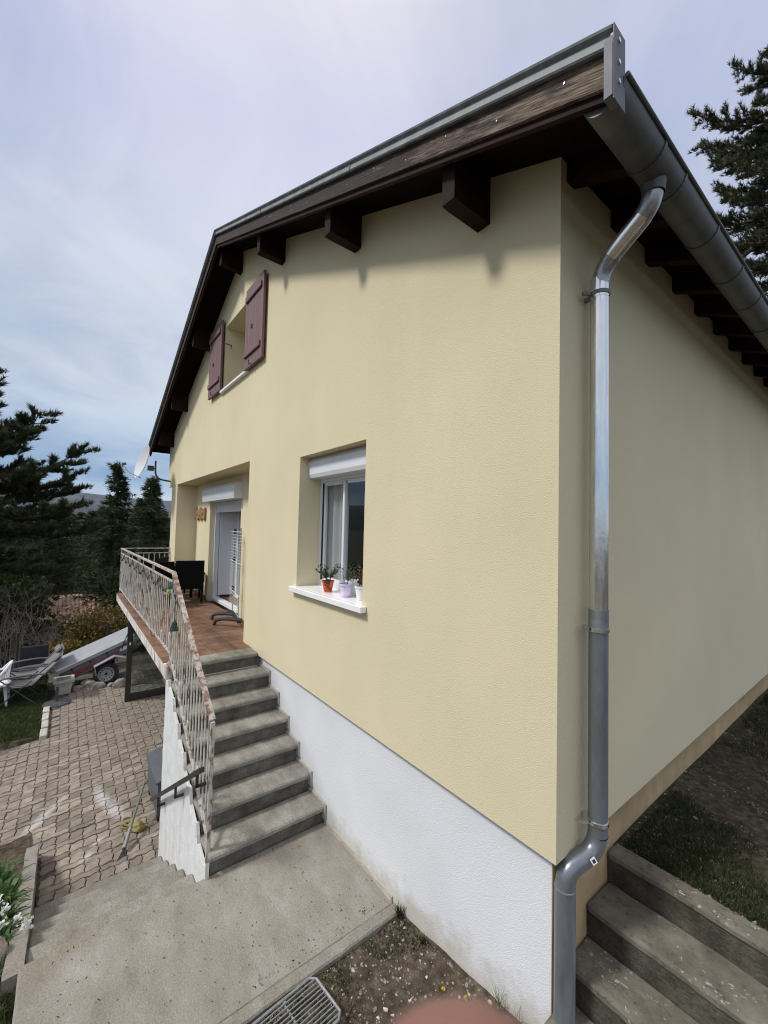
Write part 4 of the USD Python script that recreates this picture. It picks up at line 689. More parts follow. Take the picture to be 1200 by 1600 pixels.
# glazed screen under the terrace
gsx = -9.45; gsn = thing('glass_screen', 'dark framed glass screen under the far end of the terrace', 'glass screen', (gsx, -0.5, GZ))
for y in (-0.86, 0.0): part(gsn, 'post', box(gsx-0.05, gsx+0.05, y-0.05, y+0.05, GZ-0.05, -0.135), 'dark_frame')
part(gsn, 'bottom_rail', box(gsx-0.04, gsx+0.04, -0.81, -0.05, GZ, GZ+0.14), 'dark_frame'); part(gsn, 'top_rail', box(gsx-0.04, gsx+0.04, -0.81, -0.05, -0.72, -0.64), 'dark_frame')
part(gsn, 'pane', box(gsx-0.006, gsx+0.006, -0.81, -0.05, GZ+0.14, -0.72), 'pane_mirror'); part(gsn, 'pane', box(gsx-0.006, gsx+0.006, -0.81, -0.05, -0.64, -0.135), 'pane_mirror')
part(gsn, 'catch', box(gsx+0.05, gsx+0.065, -0.875, -0.845, -0.98, -0.92), 'pvc_white')

# ------------------------------------------------------------------ things on the terrace and the house
# flower pots on the sill
def pot(name, label, x, y, mat, r, h, plant, seed):
    z = wz0 + 0.0125; t = thing(name, label, 'flower pot', (x, y, z), group=None); g = np.random.default_rng(seed)
    part(t, 'pot', lathe([(0.0, 0.0), (r*0.66, 0.0), (r*0.70, 0.008), (r*0.97, h*0.86), (r*1.05, h*0.87), (r*1.06, h), (r*0.95, h), (r*0.92, h*0.88), (0, h*0.87)], 28, (x, y, z)), mat, smooth=35)
    part(t, 'soil', lathe([(r*0.91, h*0.885), (0.0, h*0.91)], 20, (x, y, z)), 'soil_dark')
    stems, C, D = [], [], []
    for k in range(plant['n']):
        a = g.uniform(0, 2*PI); sp = g.uniform(0.2, 1.0)*plant['spread']; top_ = np.array([x + sp*math.cos(a), y + sp*math.sin(a), z + h + plant['h']*g.uniform(0.5, 1.0)])
        b0 = np.array([x + 0.3*r*math.cos(a), y + 0.3*r*math.sin(a), z + h*0.9]); mid = (b0 + top_)/2 + [0, 0, 0.02]; path = bez([b0, b0 + [0, 0, 0.05], mid, top_], 7); stems.append(tube(path, 0.0016, 4))
        for q in path[2:]:
            for _ in range(plant['leaves']):
                d = g.normal(size=3); d[2] = abs(d[2])*0.4 + 0.1; C.append(q + g.normal(0, 0.004, 3)); D.append(d)
    part(t, 'stem', stems, 'twig', kind='stuff'); part(t, 'foliage', leafset(C, D, plant['L']*g.uniform(0.6, 1.2, len(C)), plant['L']*0.62, seed), 'leaf_plant', kind='stuff')
    if plant.get('flower'):
        C = np.array(C)[::9]; part(t, 'flowers', leafset(np.repeat(C + [0, 0, 0.01], 4, 0), g.normal(size=(4*len(C), 3)), 0.022, 0.016, seed), 'petal_red', kind='stuff')
    if plant.get('trail'):
        tr, C, D = [], [], []
        for k in range(3):
            a = -0.9 + 0.3*k; P = bez([(x + r*0.8*math.cos(a), y + r*0.8*math.sin(a), z+h), (x + r*1.3*math.cos(a), y + r*1.3*math.sin(a), z+h+0.03), (x + r*1.45*math.cos(a), y + r*1.45*math.sin(a), z+h*0.7), (x + r*1.25*math.cos(a), y + r*1.25*math.sin(a), z+h*0.25)], 9)
            for q in P:
                for _ in range(3): C.append(q); D.append(g.normal(size=3))
        part(t, 'trailing_leaves', leafset(C, D, 0.022, 0.014, seed+1), 'leaf_plant', kind='stuff')
    return t
pot('flower_pot', 'ribbed orange flower pot with a bushy green plant on the window sill', -2.60, 0.115, 'pot_orange', 0.062, 0.115, dict(n=22, spread=0.15, h=0.17, leaves=3, L=0.026, trail=True), 1)
pot('flower_pot', 'striped lilac flower pot with thin sprigs beside the orange pot', -2.23, 0.10, 'pot_lilac', 0.064, 0.13, dict(n=9, spread=0.17, h=0.19, leaves=2, L=0.022), 2)
pot('flower_pot', 'white flower pot with red flowers half hidden at the right of the sill', -2.02, 0.14, 'pot_white', 0.062, 0.13, dict(n=14, spread=0.13, h=0.17, leaves=3, L=0.024, flower=True), 3)
pot('flower_pot', 'low white planter against the window frame behind the lilac pot', -2.30, 0.225, 'pot_white', 0.075, 0.15, dict(n=6, spread=0.12, h=0.12, leaves=2, L=0.02), 4)
# wooden plaque on the loggia wall
sg = thing('wall_plaque', 'carved brown wooden plaque on the loggia wall left of the patio door', 'sign', (-9.0, 0.43, 1.86))
g = np.random.default_rng(3); xs = np.linspace(-9.62, -8.75, 16); up_ = [(x, 2.05 + 0.04*math.sin(i*1.9) + 0.03*math.cos(i*0.8)) for i, x in enumerate(xs)]; dn_ = [(x, 1.83 + 0.03*math.sin(i*1.3)) for i, x in enumerate(xs)]
part(sg, 'board', extrude_xz(Polygon(up_ + dn_[::-1]), 0.405, 0.449), 'wood_sign')
for k in range(5): part(sg, 'carving', rock((-9.5 + 0.15*k, 0.405, 1.94 + 0.02*math.sin(k*2)), (0.035, 0.018, 0.06), 30+k, 1), 'wood_sign')
# rattan chairs, table and bench
def rattan_chair():
    t = thing('rattan_chair', 'black rattan armchair nearest the patio door, its back to the stairs', 'chair', (0, 0, 0), group='black rattan furniture on the terrace'); w, d = 0.27, 0.28
    part(t, 'seat', box(-w, w, -d, d, 0.36, 0.43, 0.015), 'rattan_black')
    bk = m3.Manifold.hull_points(np.array([(x, y, z) for x in (-w, w) for y, z in ((d-0.03, 0.30), (d+0.01, 0.30), (d+0.05, 0.90), (d+0.09, 0.90))])); part(t, 'backrest', bk, 'rattan_black')
    for s in (-1, 1):
        part(t, 'armrest', box(s*w - 0.025, s*w + 0.025, -d, d+0.04, 0.60, 0.64, 0.01), 'rattan_black'); part(t, 'arm_panel', box(s*w - 0.02, s*w + 0.02, -d+0.02, d, 0.431, 0.599), 'rattan_black')
        for y in (-d+0.02, d): part(t, 'leg', m3.Manifold.hull_points(np.array([(s*(w-0.025) + a*q, y + b*q, z) for z, q in ((0.0, 0.014), (0.36, 0.026)) for a in (-1, 1) for b in (-1, 1)])), 'rattan_black')
    return t
rc = rattan_chair()
def place(p, x, y, z, rz):
    pr = UsdGeom.Xformable(stage.GetPrimAtPath(p)); pr.ClearXformOpOrder(); pr.MakeMatrixXform().Set(Gf.Matrix4d().SetRotate(Gf.Rotation(Gf.Vec3d(0, 0, 1), math.degrees(rz))) * Gf.Matrix4d().SetTranslate(Gf.Vec3d(x, y, z)))
place(rc, -8.45, 0.06, FZ, -PI/2 - 0.15)
dup(rc, (-9.35, -0.62, FZ), -0.5, 'black rattan armchair at the far end of the terrace by the corner of the railing')
dup(rc, (-8.3, -0.66, FZ), -PI/2 + 0.2, 'black rattan armchair standing close against the long railing')
tb = thing('rattan_table', 'black rattan table between the armchairs on the terrace', 'table', (-9.2, 0.0, FZ), group='black rattan furniture on the terrace')
part(tb, 'table_top', box(-9.62, -8.85, -0.5, 0.28, FZ+0.68, FZ+0.73, 0.012), 'rattan_black'); part(tb, 'apron', box(-9.58, -8.89, -0.46, 0.24, FZ+0.5, FZ+0.679), 'rattan_black')
for sx in (-9.58, -8.93):
    for sy in (-0.46, 0.2): part(tb, 'leg', box(sx, sx+0.045, sy, sy+0.045, FZ, FZ+0.5), 'rattan_black')
# drying rack on wheels
dk = thing('drying_rack', 'tall wheeled laundry rack with black base and thin wire shelves', 'drying rack', (-5.9, 0.2, FZ))
bx, by = -5.95, 0.22
for (x0, y0) in ((-6.42, 0.02), (-5.98, -0.06)):
    P = bez([(x0, y0, FZ+0.06), (x0+0.08, y0+0.05, FZ+0.13), (x0+0.30, y0+0.2, FZ+0.14), (x0+0.42, y0+0.30, FZ+0.12)], 10); part(dk, 'base_arm', tube(P, np.linspace(0.022, 0.034, 10), 8), 'black_metal', smooth=40)
    part(dk, 'wheel', tube([(x0-0.012, y0-0.008, FZ+0.027), (x0+0.012, y0+0.008, FZ+0.027)], 0.026, 12), 'rubber')
part(dk, 'base_bar', bar((-6.25, 0.31, FZ+0.13), (-5.45, 0.17, FZ+0.13), 0.06, 0.045), 'black_metal')
for sx, sy in ((-6.22, 0.30), (-5.55, 0.18)): part(dk, 'pole', tube([(sx, sy, FZ+0.12), (sx, sy, FZ+1.62)], 0.011, 8), 'galvanised')
for z in (0.55, 1.05, 1.55):
    part(dk, 'shelf_frame', tube([(-6.36, 0.40, FZ+z), (-6.32, 0.27, FZ+z), (-5.2, 0.08, FZ+z+0.01)], 0.007, 6), 'pvc_white'); part(dk, 'joint', tube([(-6.22, 0.30, FZ+z-0.04), (-6.22, 0.30, FZ+z+0.05)], 0.026, 10), 'black_metal')
for k in range(27): part(dk, 'wire', tube([(-6.30, 0.265, FZ+0.25+0.05*k), (-5.2, 0.075, FZ+0.26+0.05*k)], 0.0034, 4), 'pvc_white')
# string of lanterns on the railing
gl = thing('string_lights', 'dark cord with small coloured bulbs looped along the terrace railing', 'string lights', (-7, -1.06, FZ+0.9))
def sag(a, b, s, n=9): u = np.linspace(0, 1, n)[:, None]; return np.asarray(a)*(1-u) + np.asarray(b)*u - np.array([0, 0, 1])*s*4*u*(1-u)
xs = np.linspace(FXr+0.1, TX-0.08, 9)
for a, b in zip(xs[:-1], xs[1:]):
    P = sag((a, RY-0.022, FZ+H2-0.03), (b, RY-0.022, FZ+H2-0.01), 0.12); part(gl, 'cord', tube(P, 0.006, 5), 'cord_dark')
    for k, q in enumerate(P[1:-1:2]): part(gl, 'bulb', lathe([(0.0, -0.045), (0.010, -0.038), (0.012, -0.02), (0.007, -0.006), (0.0, 0.0)], 8, q), ('cord_dark', 'bulb_teal', 'cord_dark', 'bulb_red', 'cord_dark', 'bulb_yellow')[(2*k + int(abs(a)*7)) % 6])
P = sag((TX+0.05, RY-0.03, FZ+H1-0.1), (TX+0.42, RY-0.03, FZ+H1-0.32), 0.03); part(gl, 'cord', tube(P, 0.006, 5), 'cord_dark')
part(gl, 'bulb', lathe([(0.0, -0.07), (0.024, -0.06), (0.028, -0.03), (0.012, 0.0)], 10, (TX-0.02, RY-0.03, FZ+H2-0.02)), 'bulb_teal'); part(gl, 'bulb', lathe([(0.0, -0.06), (0.022, -0.05), (0.024, -0.02), (0.010, 0.0)], 10, (TX-0.10, RY-0.03, FZ+H2-0.10)), 'bulb_yellow')
lt = thing('lantern', 'small dark green conical lantern hanging by the stair handrail', 'lantern', (TX+0.30, RY-0.03, 0.55))
part(lt, 'shade', lathe([(0.012, 0.10), (0.022, 0.095), (0.050, 0.0), (0.046, 0.0), (0.018, 0.09)], 14, (TX+0.30, RY-0.03, 0.50)), 'lantern_green'); part(lt, 'cord', tube([(TX+0.30, RY-0.03, 0.60), (TX+0.28, RY-0.03, 0.90)], 0.005, 6), 'cord_dark')
# satellite dish
sd = thing('satellite_dish', 'grey satellite dish on a bent black arm at the far house corner', 'satellite dish', (-10.42, -0.55, 3.0))
dc = np.array([-10.48, -0.60, 3.20]); dn = np.array([0.16, -0.93, 0.24]); dn /= np.linalg.norm(dn); du = np.cross([0, 0, 1], dn); du /= np.linalg.norm(du); dv_ = np.cross(dn, du); Rm = np.stack([du, dv_, dn], 1)
pr = [(r*0.385, 0.085*r*r) for r in np.linspace(0.0, 1, 7)] + [(0.392, 0.082)] + [(r*0.385, 0.085*r*r - 0.010) for r in np.linspace(1, 0.0, 7)]
v, f = lathe(pr, 32); v[:, 1] *= 1.10; part(sd, 'reflector', xf((v, f), M=Rm, t=dc), 'dish_grey', smooth=50)
part(sd, 'feed_arm', tube([dc - dv_*0.40 - dn*0.02, dc - dv_*0.36 + dn*0.25, dc - dv_*0.22 + dn*0.46], 0.013, 6), 'dish_grey'); part(sd, 'feed_horn', tube([dc - dv_*0.22 + dn*0.46, dc - dv_*0.18 + dn*0.38], 0.032, 10), 'plastic_grey')
part(sd, 'bracket', [box(-10.60, -10.50, -0.53, -0.40, 3.02, 3.14), box(-10.58, -10.53, -0.42, -0.34, 3.06, 3.10)], 'cast_iron'); part(sd, 'mast', tube(np.vstack([[(-10.55, -0.36, 3.28)], bez([(-10.55, -0.36, 3.12), (-10.55, -0.36, 2.86), (-10.55, -0.33, 2.80), (-10.55, 0.0, 2.79)], 12)]), 0.021, 8), 'cast_iron')

# ------------------------------------------------------------------ things in the yard
def T(p, c, rz): return None
# car trailer, nose up
tr = thing('car_trailer', 'small grey box trailer with red side stripe parked nose up behind the stones', 'trailer', (-11.4, -1.35, GZ))
tl = 0.38; ct, st_ = math.cos(tl), math.sin(tl)
def TR(mesh):      # local: u along the side (towards +y), w across (towards -x), h up
    v, f, _ = meshkit.arrays(joined(mesh) if isinstance(mesh, list) else mesh); u, w, h = v[:, 0], v[:, 1], v[:, 2]
    y = u*ct - h*st_; z = u*st_ + h*ct; return (np.stack([-11.05 - w + 0.15*0, -1.98 + y, -2.10 + z], 1), f)
Lb, Wb = 1.62, 1.05
part(tr, 'body', TR(box(0, Lb, 0, Wb, 0.0, 0.26, 0.012)), 'trailer_grey'); part(tr, 'lid', TR(m3.Manifold.hull_points(np.array([(u, w, h) for u in (-0.02, Lb+0.02) for w, h in ((-0.02, 0.262), (Wb+0.02, 0.262), (-0.015, 0.34), (0.20, 0.42), (Wb-0.20, 0.42), (Wb+0.015, 0.34))]))), 'trailer_lid')
part(tr, 'side_stripe', TR(box(0.10, 0.92, -0.006, -0.001, 0.06, 0.15)), 'red_stripe'); part(tr, 'side_stripe', TR(box(0.94, 1.20, -0.006, -0.001, 0.08, 0.16)), 'red_stripe')
v, f = lathe([(0.0, 0.006), (0.085, 0.006), (0.085, 0.0)], 20); part(tr, 'badge', TR(xf((v*[1.2, 0.55, 1], f), rx=PI/2, t=(1.34, -0.002, 0.16))), 'pvc_white')
for u in (0.25, 0.62, 0.98): part(tr, 'latch', TR(box(u-0.02, u+0.02, -0.015, 0.0, 0.19, 0.25)), 'black_metal')
part(tr, 'mudguard', TR([bar((0.62, -0.1, -0.12), (0.66, -0.1, 0.085), 0.2, 0.02, up=(1, 0, 0)), bar((0.65, -0.1, 0.09), (1.10, -0.1, 0.12), 0.2, 0.02), bar((1.09, -0.1, 0.125), (1.32, -0.1, -0.06), 0.2, 0.02, up=(1, 0, 0.8))]), 'trailer_lid')
wc = np.array([-10.98, -1.16, -1.99])
def wheel_at(c):
    p = part(tr, 'wheel', xf(lathe([(0.17, -0.075), (0.235, -0.085), (0.262, -0.06), (0.268, 0.0), (0.262, 0.06), (0.235, 0.085), (0.17, 0.075), (0.17, -0.075)], 28), ry=PI/2, t=c), 'rubber', smooth=40)
    part(p, 'rim', xf(lathe([(0.0, 0.045), (0.05, 0.05), (0.06, 0.03), (0.10, 0.03), (0.165, 0.06), (0.178, 0.08), (0.178, 0.0), (0.0, 0.0)], 28), ry=PI/2, t=c), 'rim_grey', smooth=30)
    for k in range(14):
        a = k/14*2*PI; part(p, 'rim_hole', xf(box(0.0, 0.004, -0.014, 0.014, -0.011, 0.011), rx=a, t=c + np.array([0.052, 0.127*math.cos(a), 0.127*math.sin(a)])), 'rubber')
    part(p, 'hub', xf(lathe([(0.0, 0.075), (0.028, 0.07), (0.032, 0.04)], 14), ry=PI/2, t=c), 'rubber')
wheel_at(wc); wheel_at(wc + (-1.05, 0, 0))
part(tr, 'axle', tube([wc + (-0.05, 0, 0), wc + (-1.0, 0, 0)], 0.03, 8), 'black_metal'); part(tr, 'drawbar', TR([bar((1.6, 0.2, 0.02), (2.5, 0.52, 0.0), 0.06), bar((1.6, 0.85, 0.02), (2.5, 0.54, 0.0), 0.06)]), 'galvanised')
part(tr, 'tie_strap', [tube([(-11.03, -0.85, -1.48), (-11.02, -0.80, -1.28), (-11.2, -0.72, -1.14)], 0.012, 5), tube([(-11.03, -0.95, -1.42), (-11.02, -0.74, -1.34)], 0.010, 5)], 'black_metal')
# stones along the far edge of the pavers
for k, (x, y, s) in enumerate([(-10.74, -1.72, 0.15), (-10.86, -1.47, 0.10), (-10.66, -1.31, 0.13), (-10.62, -1.06, 0.10), (-10.47, -0.90, 0.14), (-10.45, -0.66, 0.11), (-11.0, -1.50, 0.17), (-10.74, -0.55, 0.17)]):
    single('stone', rock((x, y, GZ + 0.02), (s*(0.6 + 0.1*(k % 3)), s*(0.85 + 0.15*((k*2) % 3)), s*(0.7 + 0.25*((k*5) % 3))), k*3+3, 2, 1.0), 'stone', ['grey boulder beside the planter, first of the row', 'small brown stone second along the paver edge', 'reddish stone in front of the trailer wheel', 'broad grey stone under the trailer wheel', 'square stone right of the trailer wheel', 'stone nearest the dark post of the glass screen', 'flat upper stone under the trailer body', 'dark stone behind the row near the trailer drawbar'][k], 'stone', group='stones along the paver edge', smooth=50)
# concrete planter, parasol base
pl = thing('planter', 'square weathered concrete planter beside the parasol base', 'planter', (-10.75, -1.95, GZ))
def frustum(c, a0, a1, z0, z1): return m3.Manifold.hull_points(np.array([(c[0]+sx*a, c[1]+sy*a, z) for a, z in ((a0, z0), (a1, z1)) for sx in (-1, 1) for sy in (-1, 1)]))
body = frustum((-10.75, -1.97), 0.125, 0.165, GZ, GZ+0.30) - frustum((-10.75, -1.97), 0.12, 0.135, GZ+0.18, GZ+0.33); part(pl, 'body', body, 'stone_pale'); part(pl, 'soil', frustum((-10.75, -1.97), 0.12, 0.132, GZ+0.15, GZ+0.24), 'soil_dark')
part(pl, 'rim', frustum((-10.75, -1.97), 0.19, 0.19, GZ+0.27, GZ+0.32) - frustum((-10.75, -1.97), 0.134, 0.136, GZ+0.2, GZ+0.4), 'stone_pale')
pb = thing('parasol_base', 'round dark cast iron parasol base with short tube at the lawn corner', 'parasol base', (-10.12, -2.08, GZ))
part(pb, 'plate', lathe([(0.0, 0.05), (0.12, 0.045), (0.24, 0.025), (0.25, 0.0)], 32, (-10.12, -2.08, GZ+0.005)), 'cast_iron', smooth=30)
for k in range(12):
    a = k/12*2*PI; part(pb, 'relief', rock((-10.12 + 0.17*math.cos(a), -2.08 + 0.17*math.sin(a), GZ+0.042), (0.028, 0.028, 0.012), k, 1), 'cast_iron')
part(pb, 'tube', tube([(-10.12, -2.08, GZ+0.03), (-10.12, -2.08, GZ+0.36)], 0.026, 14), 'lounger_dark')
# folding garden loungers
def lounger(name, label, frame, fabric, loc, rz, rec=0.95):
    t = thing(name, label, 'garden chair', (0, 0, 0), group='garden chairs on the small lawn'); w = 0.27; bk = np.array([-math.cos(rec)*0.68, 0, math.sin(rec)*0.68]); s0 = np.array([-0.22, 0, 0.40]); s1 = np.array([0.26, 0, 0.45]); ft = np.array([0.72, 0, 0.36])
    Y = lambda p, y: np.asarray(p) + [0, y, 0]
    for y in (-w, w):
        part(t, 'frame', [tube([Y(s0 + bk, y), Y(s0, y), Y(s1, y), Y(ft, y)], 0.014, 6)], frame); part(t, 'armrest', tube(bez([Y(s0 + bk*0.42, y*1.1), Y(s0 + bk*0.42 + [0.1, 0, 0.03], y*1.1), Y((0.1, 0, 0.66), y*1.1), Y((0.30, 0, 0.60), y*1.1)], 8), 0.020, 6), frame)
        part(t, 'leg', tube([Y((0.30, 0, 0.60), y*1.05), Y((-0.30, 0, 0.0), y*1.05)], 0.012, 6), 'lounger_dark'); part(t, 'leg', tube([Y(s0 + [0, 0, 0.1], y*1.0), Y((0.36, 0, 0.0), y*1.0)], 0.012, 6), 'lounger_dark')
    def sling(a, b, dip):
        U = np.linspace(0, 1, 9); P = np.array([[(a + (b-a)*u)[0], q, (a + (b-a)*u)[2] - dip*4*u*(1-u)*0.5 - dip*0.5*(1-(q/w)**2)] for u in U for q in np.linspace(-w, w, 5)]); F = []
        for i in range(8):
            for k in range(4): p = i*5+k; F += [[p, p+5, p+6], [p, p+6, p+1]]
        return (P, np.array(F))
    part(t, 'back_fabric', sling(s0, s0 + bk, 0.04), fabric); part(t, 'seat_fabric', sling(s0, s1, 0.07), fabric); part(t, 'foot_fabric', sling(s1, ft, 0.04), fabric)
    for q in (s0 + bk, ft): part(t, 'cross_bar', tube([Y(q, -w), Y(q, w)], 0.012, 6), frame)
    part(t, 'pad', xf(box(-0.03, 0.04, -0.2, 0.2, -0.07, 0.07, 0.03), ry=-(PI/2-rec), t=s0 + bk*0.86 + [0.03, 0, 0.03]), fabric)
    place(t, *loc, rz); return t
lounger('garden_lounger', 'light grey folding lounger, reclined, nearest the paver edge', 'lounger_frame', 'lounger_fabric', (-10.65, -2.72, GZ+0.0), -PI/2 - 0.05, 0.80)
lounger('garden_lounger', 'second grey folding lounger standing behind the nearest one', 'lounger_frame', 'lounger_fabric', (-11.35, -2.68, GZ-0.02), -PI/2 + 0.1, 0.85)
cv = thing('folded_chair', 'dark navy cloth back of a folding chair behind the loungers', 'garden chair', (-12.3, -2.6, GZ-0.1), group='garden chairs on the small lawn')
part(cv, 'back_cloth', roughen(box(-12.34, -12.28, -2.86, -2.30, GZ+0.28, GZ+0.78, 0.02), 0.03, 3, 0.08, 3), 'navy_cloth')
for y in (-2.85, -2.31): part(cv, 'leg', tube([(-12.38, y, GZ-0.2), (-12.31, y, GZ+0.80)], 0.014, 6), 'lounger_dark')
part(cv, 'seat_cloth', box(-12.27, -11.95, -2.84, -2.32, GZ+0.22, GZ+0.27, 0.015), 'navy_cloth')
for y in (-2.80, -2.36): part(cv, 'leg', tube([(-11.97, y, GZ-0.15), (-12.05, y, GZ+0.25)], 0.012, 6), 'lounger_dark')
# white plastic chair at the picture's left edge
pc = thing('plastic_chair', 'white plastic garden chair with slatted round back at the left', 'garden chair', (-11.0, -3.1, GZ), group='garden chairs on the small lawn')
cx, cy = -10.75, -3.12
def arc_pts(r, z, a0, a1, n=12, k=0.9): return np.array([(cx + r*math.cos(a), cy + r*k*math.sin(a), z) for a in np.linspace(a0, a1, n)])
part(pc, 'seat', xf(lathe([(0.0, 0.0), (0.24, 0.0), (0.255, 0.02), (0.24, 0.035), (0.0, 0.025)], 20), t=(cx, cy, GZ+0.42)), 'plastic_white')
back = arc_pts(0.27, 0, 0.35, PI-0.35, 13); back[:, 2] = GZ + 0.66 + 0.20*np.sin(np.linspace(0, PI, 13)); back = back @ np.eye(3); part(pc, 'back_rim', tube(back, 0.026, 6), 'plastic_white', smooth=50)
for k in range(2, 11): part(pc, 'back_slat', bar((cx + 0.22*math.cos(0.35 + (PI-0.7)*k/12), cy + 0.2*math.sin(0.35 + (PI-0.7)*k/12), GZ+0.44), back[k], 0.03, 0.008, up=(0, 1, 0)), 'plastic_white')
for s, e in ((0, 0.2), (12, PI-0.2)): part(pc, 'armrest', tube([back[s], back[s] + [0, -0.22, 0.0], (back[s][0], cy - 0.25, GZ+0.62), (back[s][0], cy-0.26, GZ+0.42)], 0.022, 6), 'plastic_white')
for sx in (-1, 1):
    for sy in (-1, 1): part(pc, 'leg', m3.Manifold.hull_points(np.array([(cx + sx*(0.19 + 0.04*(z < 0.1)) + a*q, cy + sy*(0.17 + 0.04*(z < 0.1)) + b*q, GZ + z) for z, q in ((0.0, 0.018), (0.43, 0.03)) for a in (-1, 1) for b in (-1, 1)])), 'plastic_white')
# grey storage box behind the stair wall, tool, clog
bn = thing('storage_box', 'dark grey plastic box with sloping lid behind the white stair wall', 'storage box', (-5.4, -0.95, GZ))
part(bn, 'body', m3.Manifold.hull_points(np.array([(x, y, z) for x in (-5.75, -4.95) for y, z in ((-0.98, GZ+0.10), (-0.5, GZ), (-0.98, GZ+0.50), (-0.5, GZ+0.62), (-0.9, GZ))])), 'plastic_grey'); part(bn, 'lid', m3.Manifold.hull_points(np.array([(x, y, z) for x in (-5.78, -4.92) for y, z in ((-1.01, GZ+0.505), (-0.48, GZ+0.625), (-1.01, GZ+0.53), (-0.48, GZ+0.66))])), 'plastic_grey')
for x in (-5.7, -5.05): part(bn, 'foot', box(x, x+0.08, -0.97, -0.90, GZ, GZ+0.099), 'rubber')
bm = thing('garden_tool', 'long-handled scraper lying on the pavers against the stair wall', 'garden tool', (-4.9, -1.2, GZ))
A, B = np.array([-4.60, -1.385, GZ+0.03]), np.array([-5.35, -1.075, GZ+0.36])
part(bm, 'handle', tube([A + (B-A)*0.30, B], 0.014, 8), 'handle_green'); part(bm, 'sleeve', tube([A + (B-A)*0.05, A + (B-A)*0.32], np.array([0.026, 0.021]), 10), 'galvanised'); part(bm, 'blade', m3.Manifold.hull_points(np.array([A + (B-A)*0.06 + d for d in ([0.02, -0.02, 0], [-0.02, 0.02, 0])] + [A + (A-B)*0.09 + d + [0, 0, -0.02] for d in ([0.02, -0.05, 0.01], [-0.03, 0.05, 0.01], [0.02, -0.05, -0.005], [-0.03, 0.05, -0.005])])), 'cast_iron')
cg = thing('garden_clog', 'worn yellow garden clog lying on the pavers beside the scraper', 'shoe', (-5.0, -1.2, GZ))
def RC(m): return xf(m, rz=0.75, t=(-5.03, -1.24, GZ))
sole = Polygon([(-0.14, -0.03), (-0.13, 0.035), (-0.06, 0.045), (0.02, 0.042), (0.09, 0.055), (0.14, 0.04), (0.155, 0.0), (0.13, -0.045), (0.05, -0.05), (-0.04, -0.035), (-0.10, -0.045)]).buffer(0.012)
part(cg, 'sole', RC(extrude_xy(sole, 0.0, 0.030)), 'clog_yellow'); up_m = rock((0.065, 0.0, 0.03), (0.115, 0.072, 0.085), 5, 3); part(cg, 'upper', RC((np.maximum(up_m[0], [-9, -9, 0.02]), up_m[1])), 'clog_yellow', smooth=60); part(cg, 'heel_strap', RC(tube(bez([(0.02, -0.055, 0.06), (-0.10, -0.08, 0.09), (-0.20, 0.0, 0.10), (-0.10, 0.07, 0.07)], 12), 0.012, 6)), 'clog_yellow'); part(cg, 'insole', RC(extrude_xy(sole.buffer(-0.018), 0.0302, 0.034)), 'soil_dark')
# metal boot grate lying on the soil
gt = thing('boot_grate', 'galvanised wire boot grate lying on the soil beside the landing', 'grate', (-1.1, -1.0, -1.17))
gz = -1.085; c0 = np.array([-1.185, -0.73, gz]); e1 = np.array([0.30, 0.03, 0.012]); e2 = np.array([0.035, -0.62, -0.01])
def GP(u, v, h=0): return c0 + e1*u + e2*v + np.array([0, 0, h])
cr = 0.10; fr = [GP(cr, 0), GP(1-cr, 0), GP(1, 0.05), GP(1, 0.95), GP(1-cr, 1), GP(cr, 1), GP(0, 0.95), GP(0, 0.05), GP(cr, 0), GP(1-cr, 0)]
part(gt, 'frame', tube(fr, 0.0085, 8), 'galvanised')
for k in range(1, 12): part(gt, 'bar', tube([GP(k/12, 0.01), GP(k/12, 0.99)], 0.0042, 6), 'galvanised')
for v_ in (0.34, 0.67): part(gt, 'cross_bar', tube([GP(0.01, v_, -0.008), GP(0.99, v_, -0.008)], 0.006, 6), 'galvanised')

# ------------------------------------------------------------------ trees and plants
def needle_tufts(c, d, L, w, n, seed):
    """bottle-brush tufts: n needles per tuft, fanning around direction d"""
    g = np.random.default_rng(seed); c = np.repeat(np.asarray(c, float), n, 0); d = np.repeat(np.asarray(d, float), n, 0); N = len(c)
    d = d/np.linalg.norm(d, axis=1, keepdims=True); q = g.normal(size=(N, 3)); q -= d*(q*d).sum(1, keepdims=True); q /= np.linalg.norm(q, axis=1, keepdims=True)
    dirn = d*g.uniform(0.5, 1.2, (N, 1)) + q*g.uniform(0.3, 0.9, (N, 1)); dirn /= np.linalg.norm(dirn, axis=1, keepdims=True); s = np.cross(dirn, g.normal(size=(N, 3))); s /= np.linalg.norm(s, axis=1, keepdims=True)
    l = L*g.uniform(0.6, 1.1, (N, 1)); o = c + d*g.uniform(-0.3, 0.3, (N, 1))*L; P = np.stack([o - s*w/2, o + s*w/2, o + dirn*l], 1).reshape(-1, 3)
    return (P, np.arange(3*N).reshape(-1, 3))
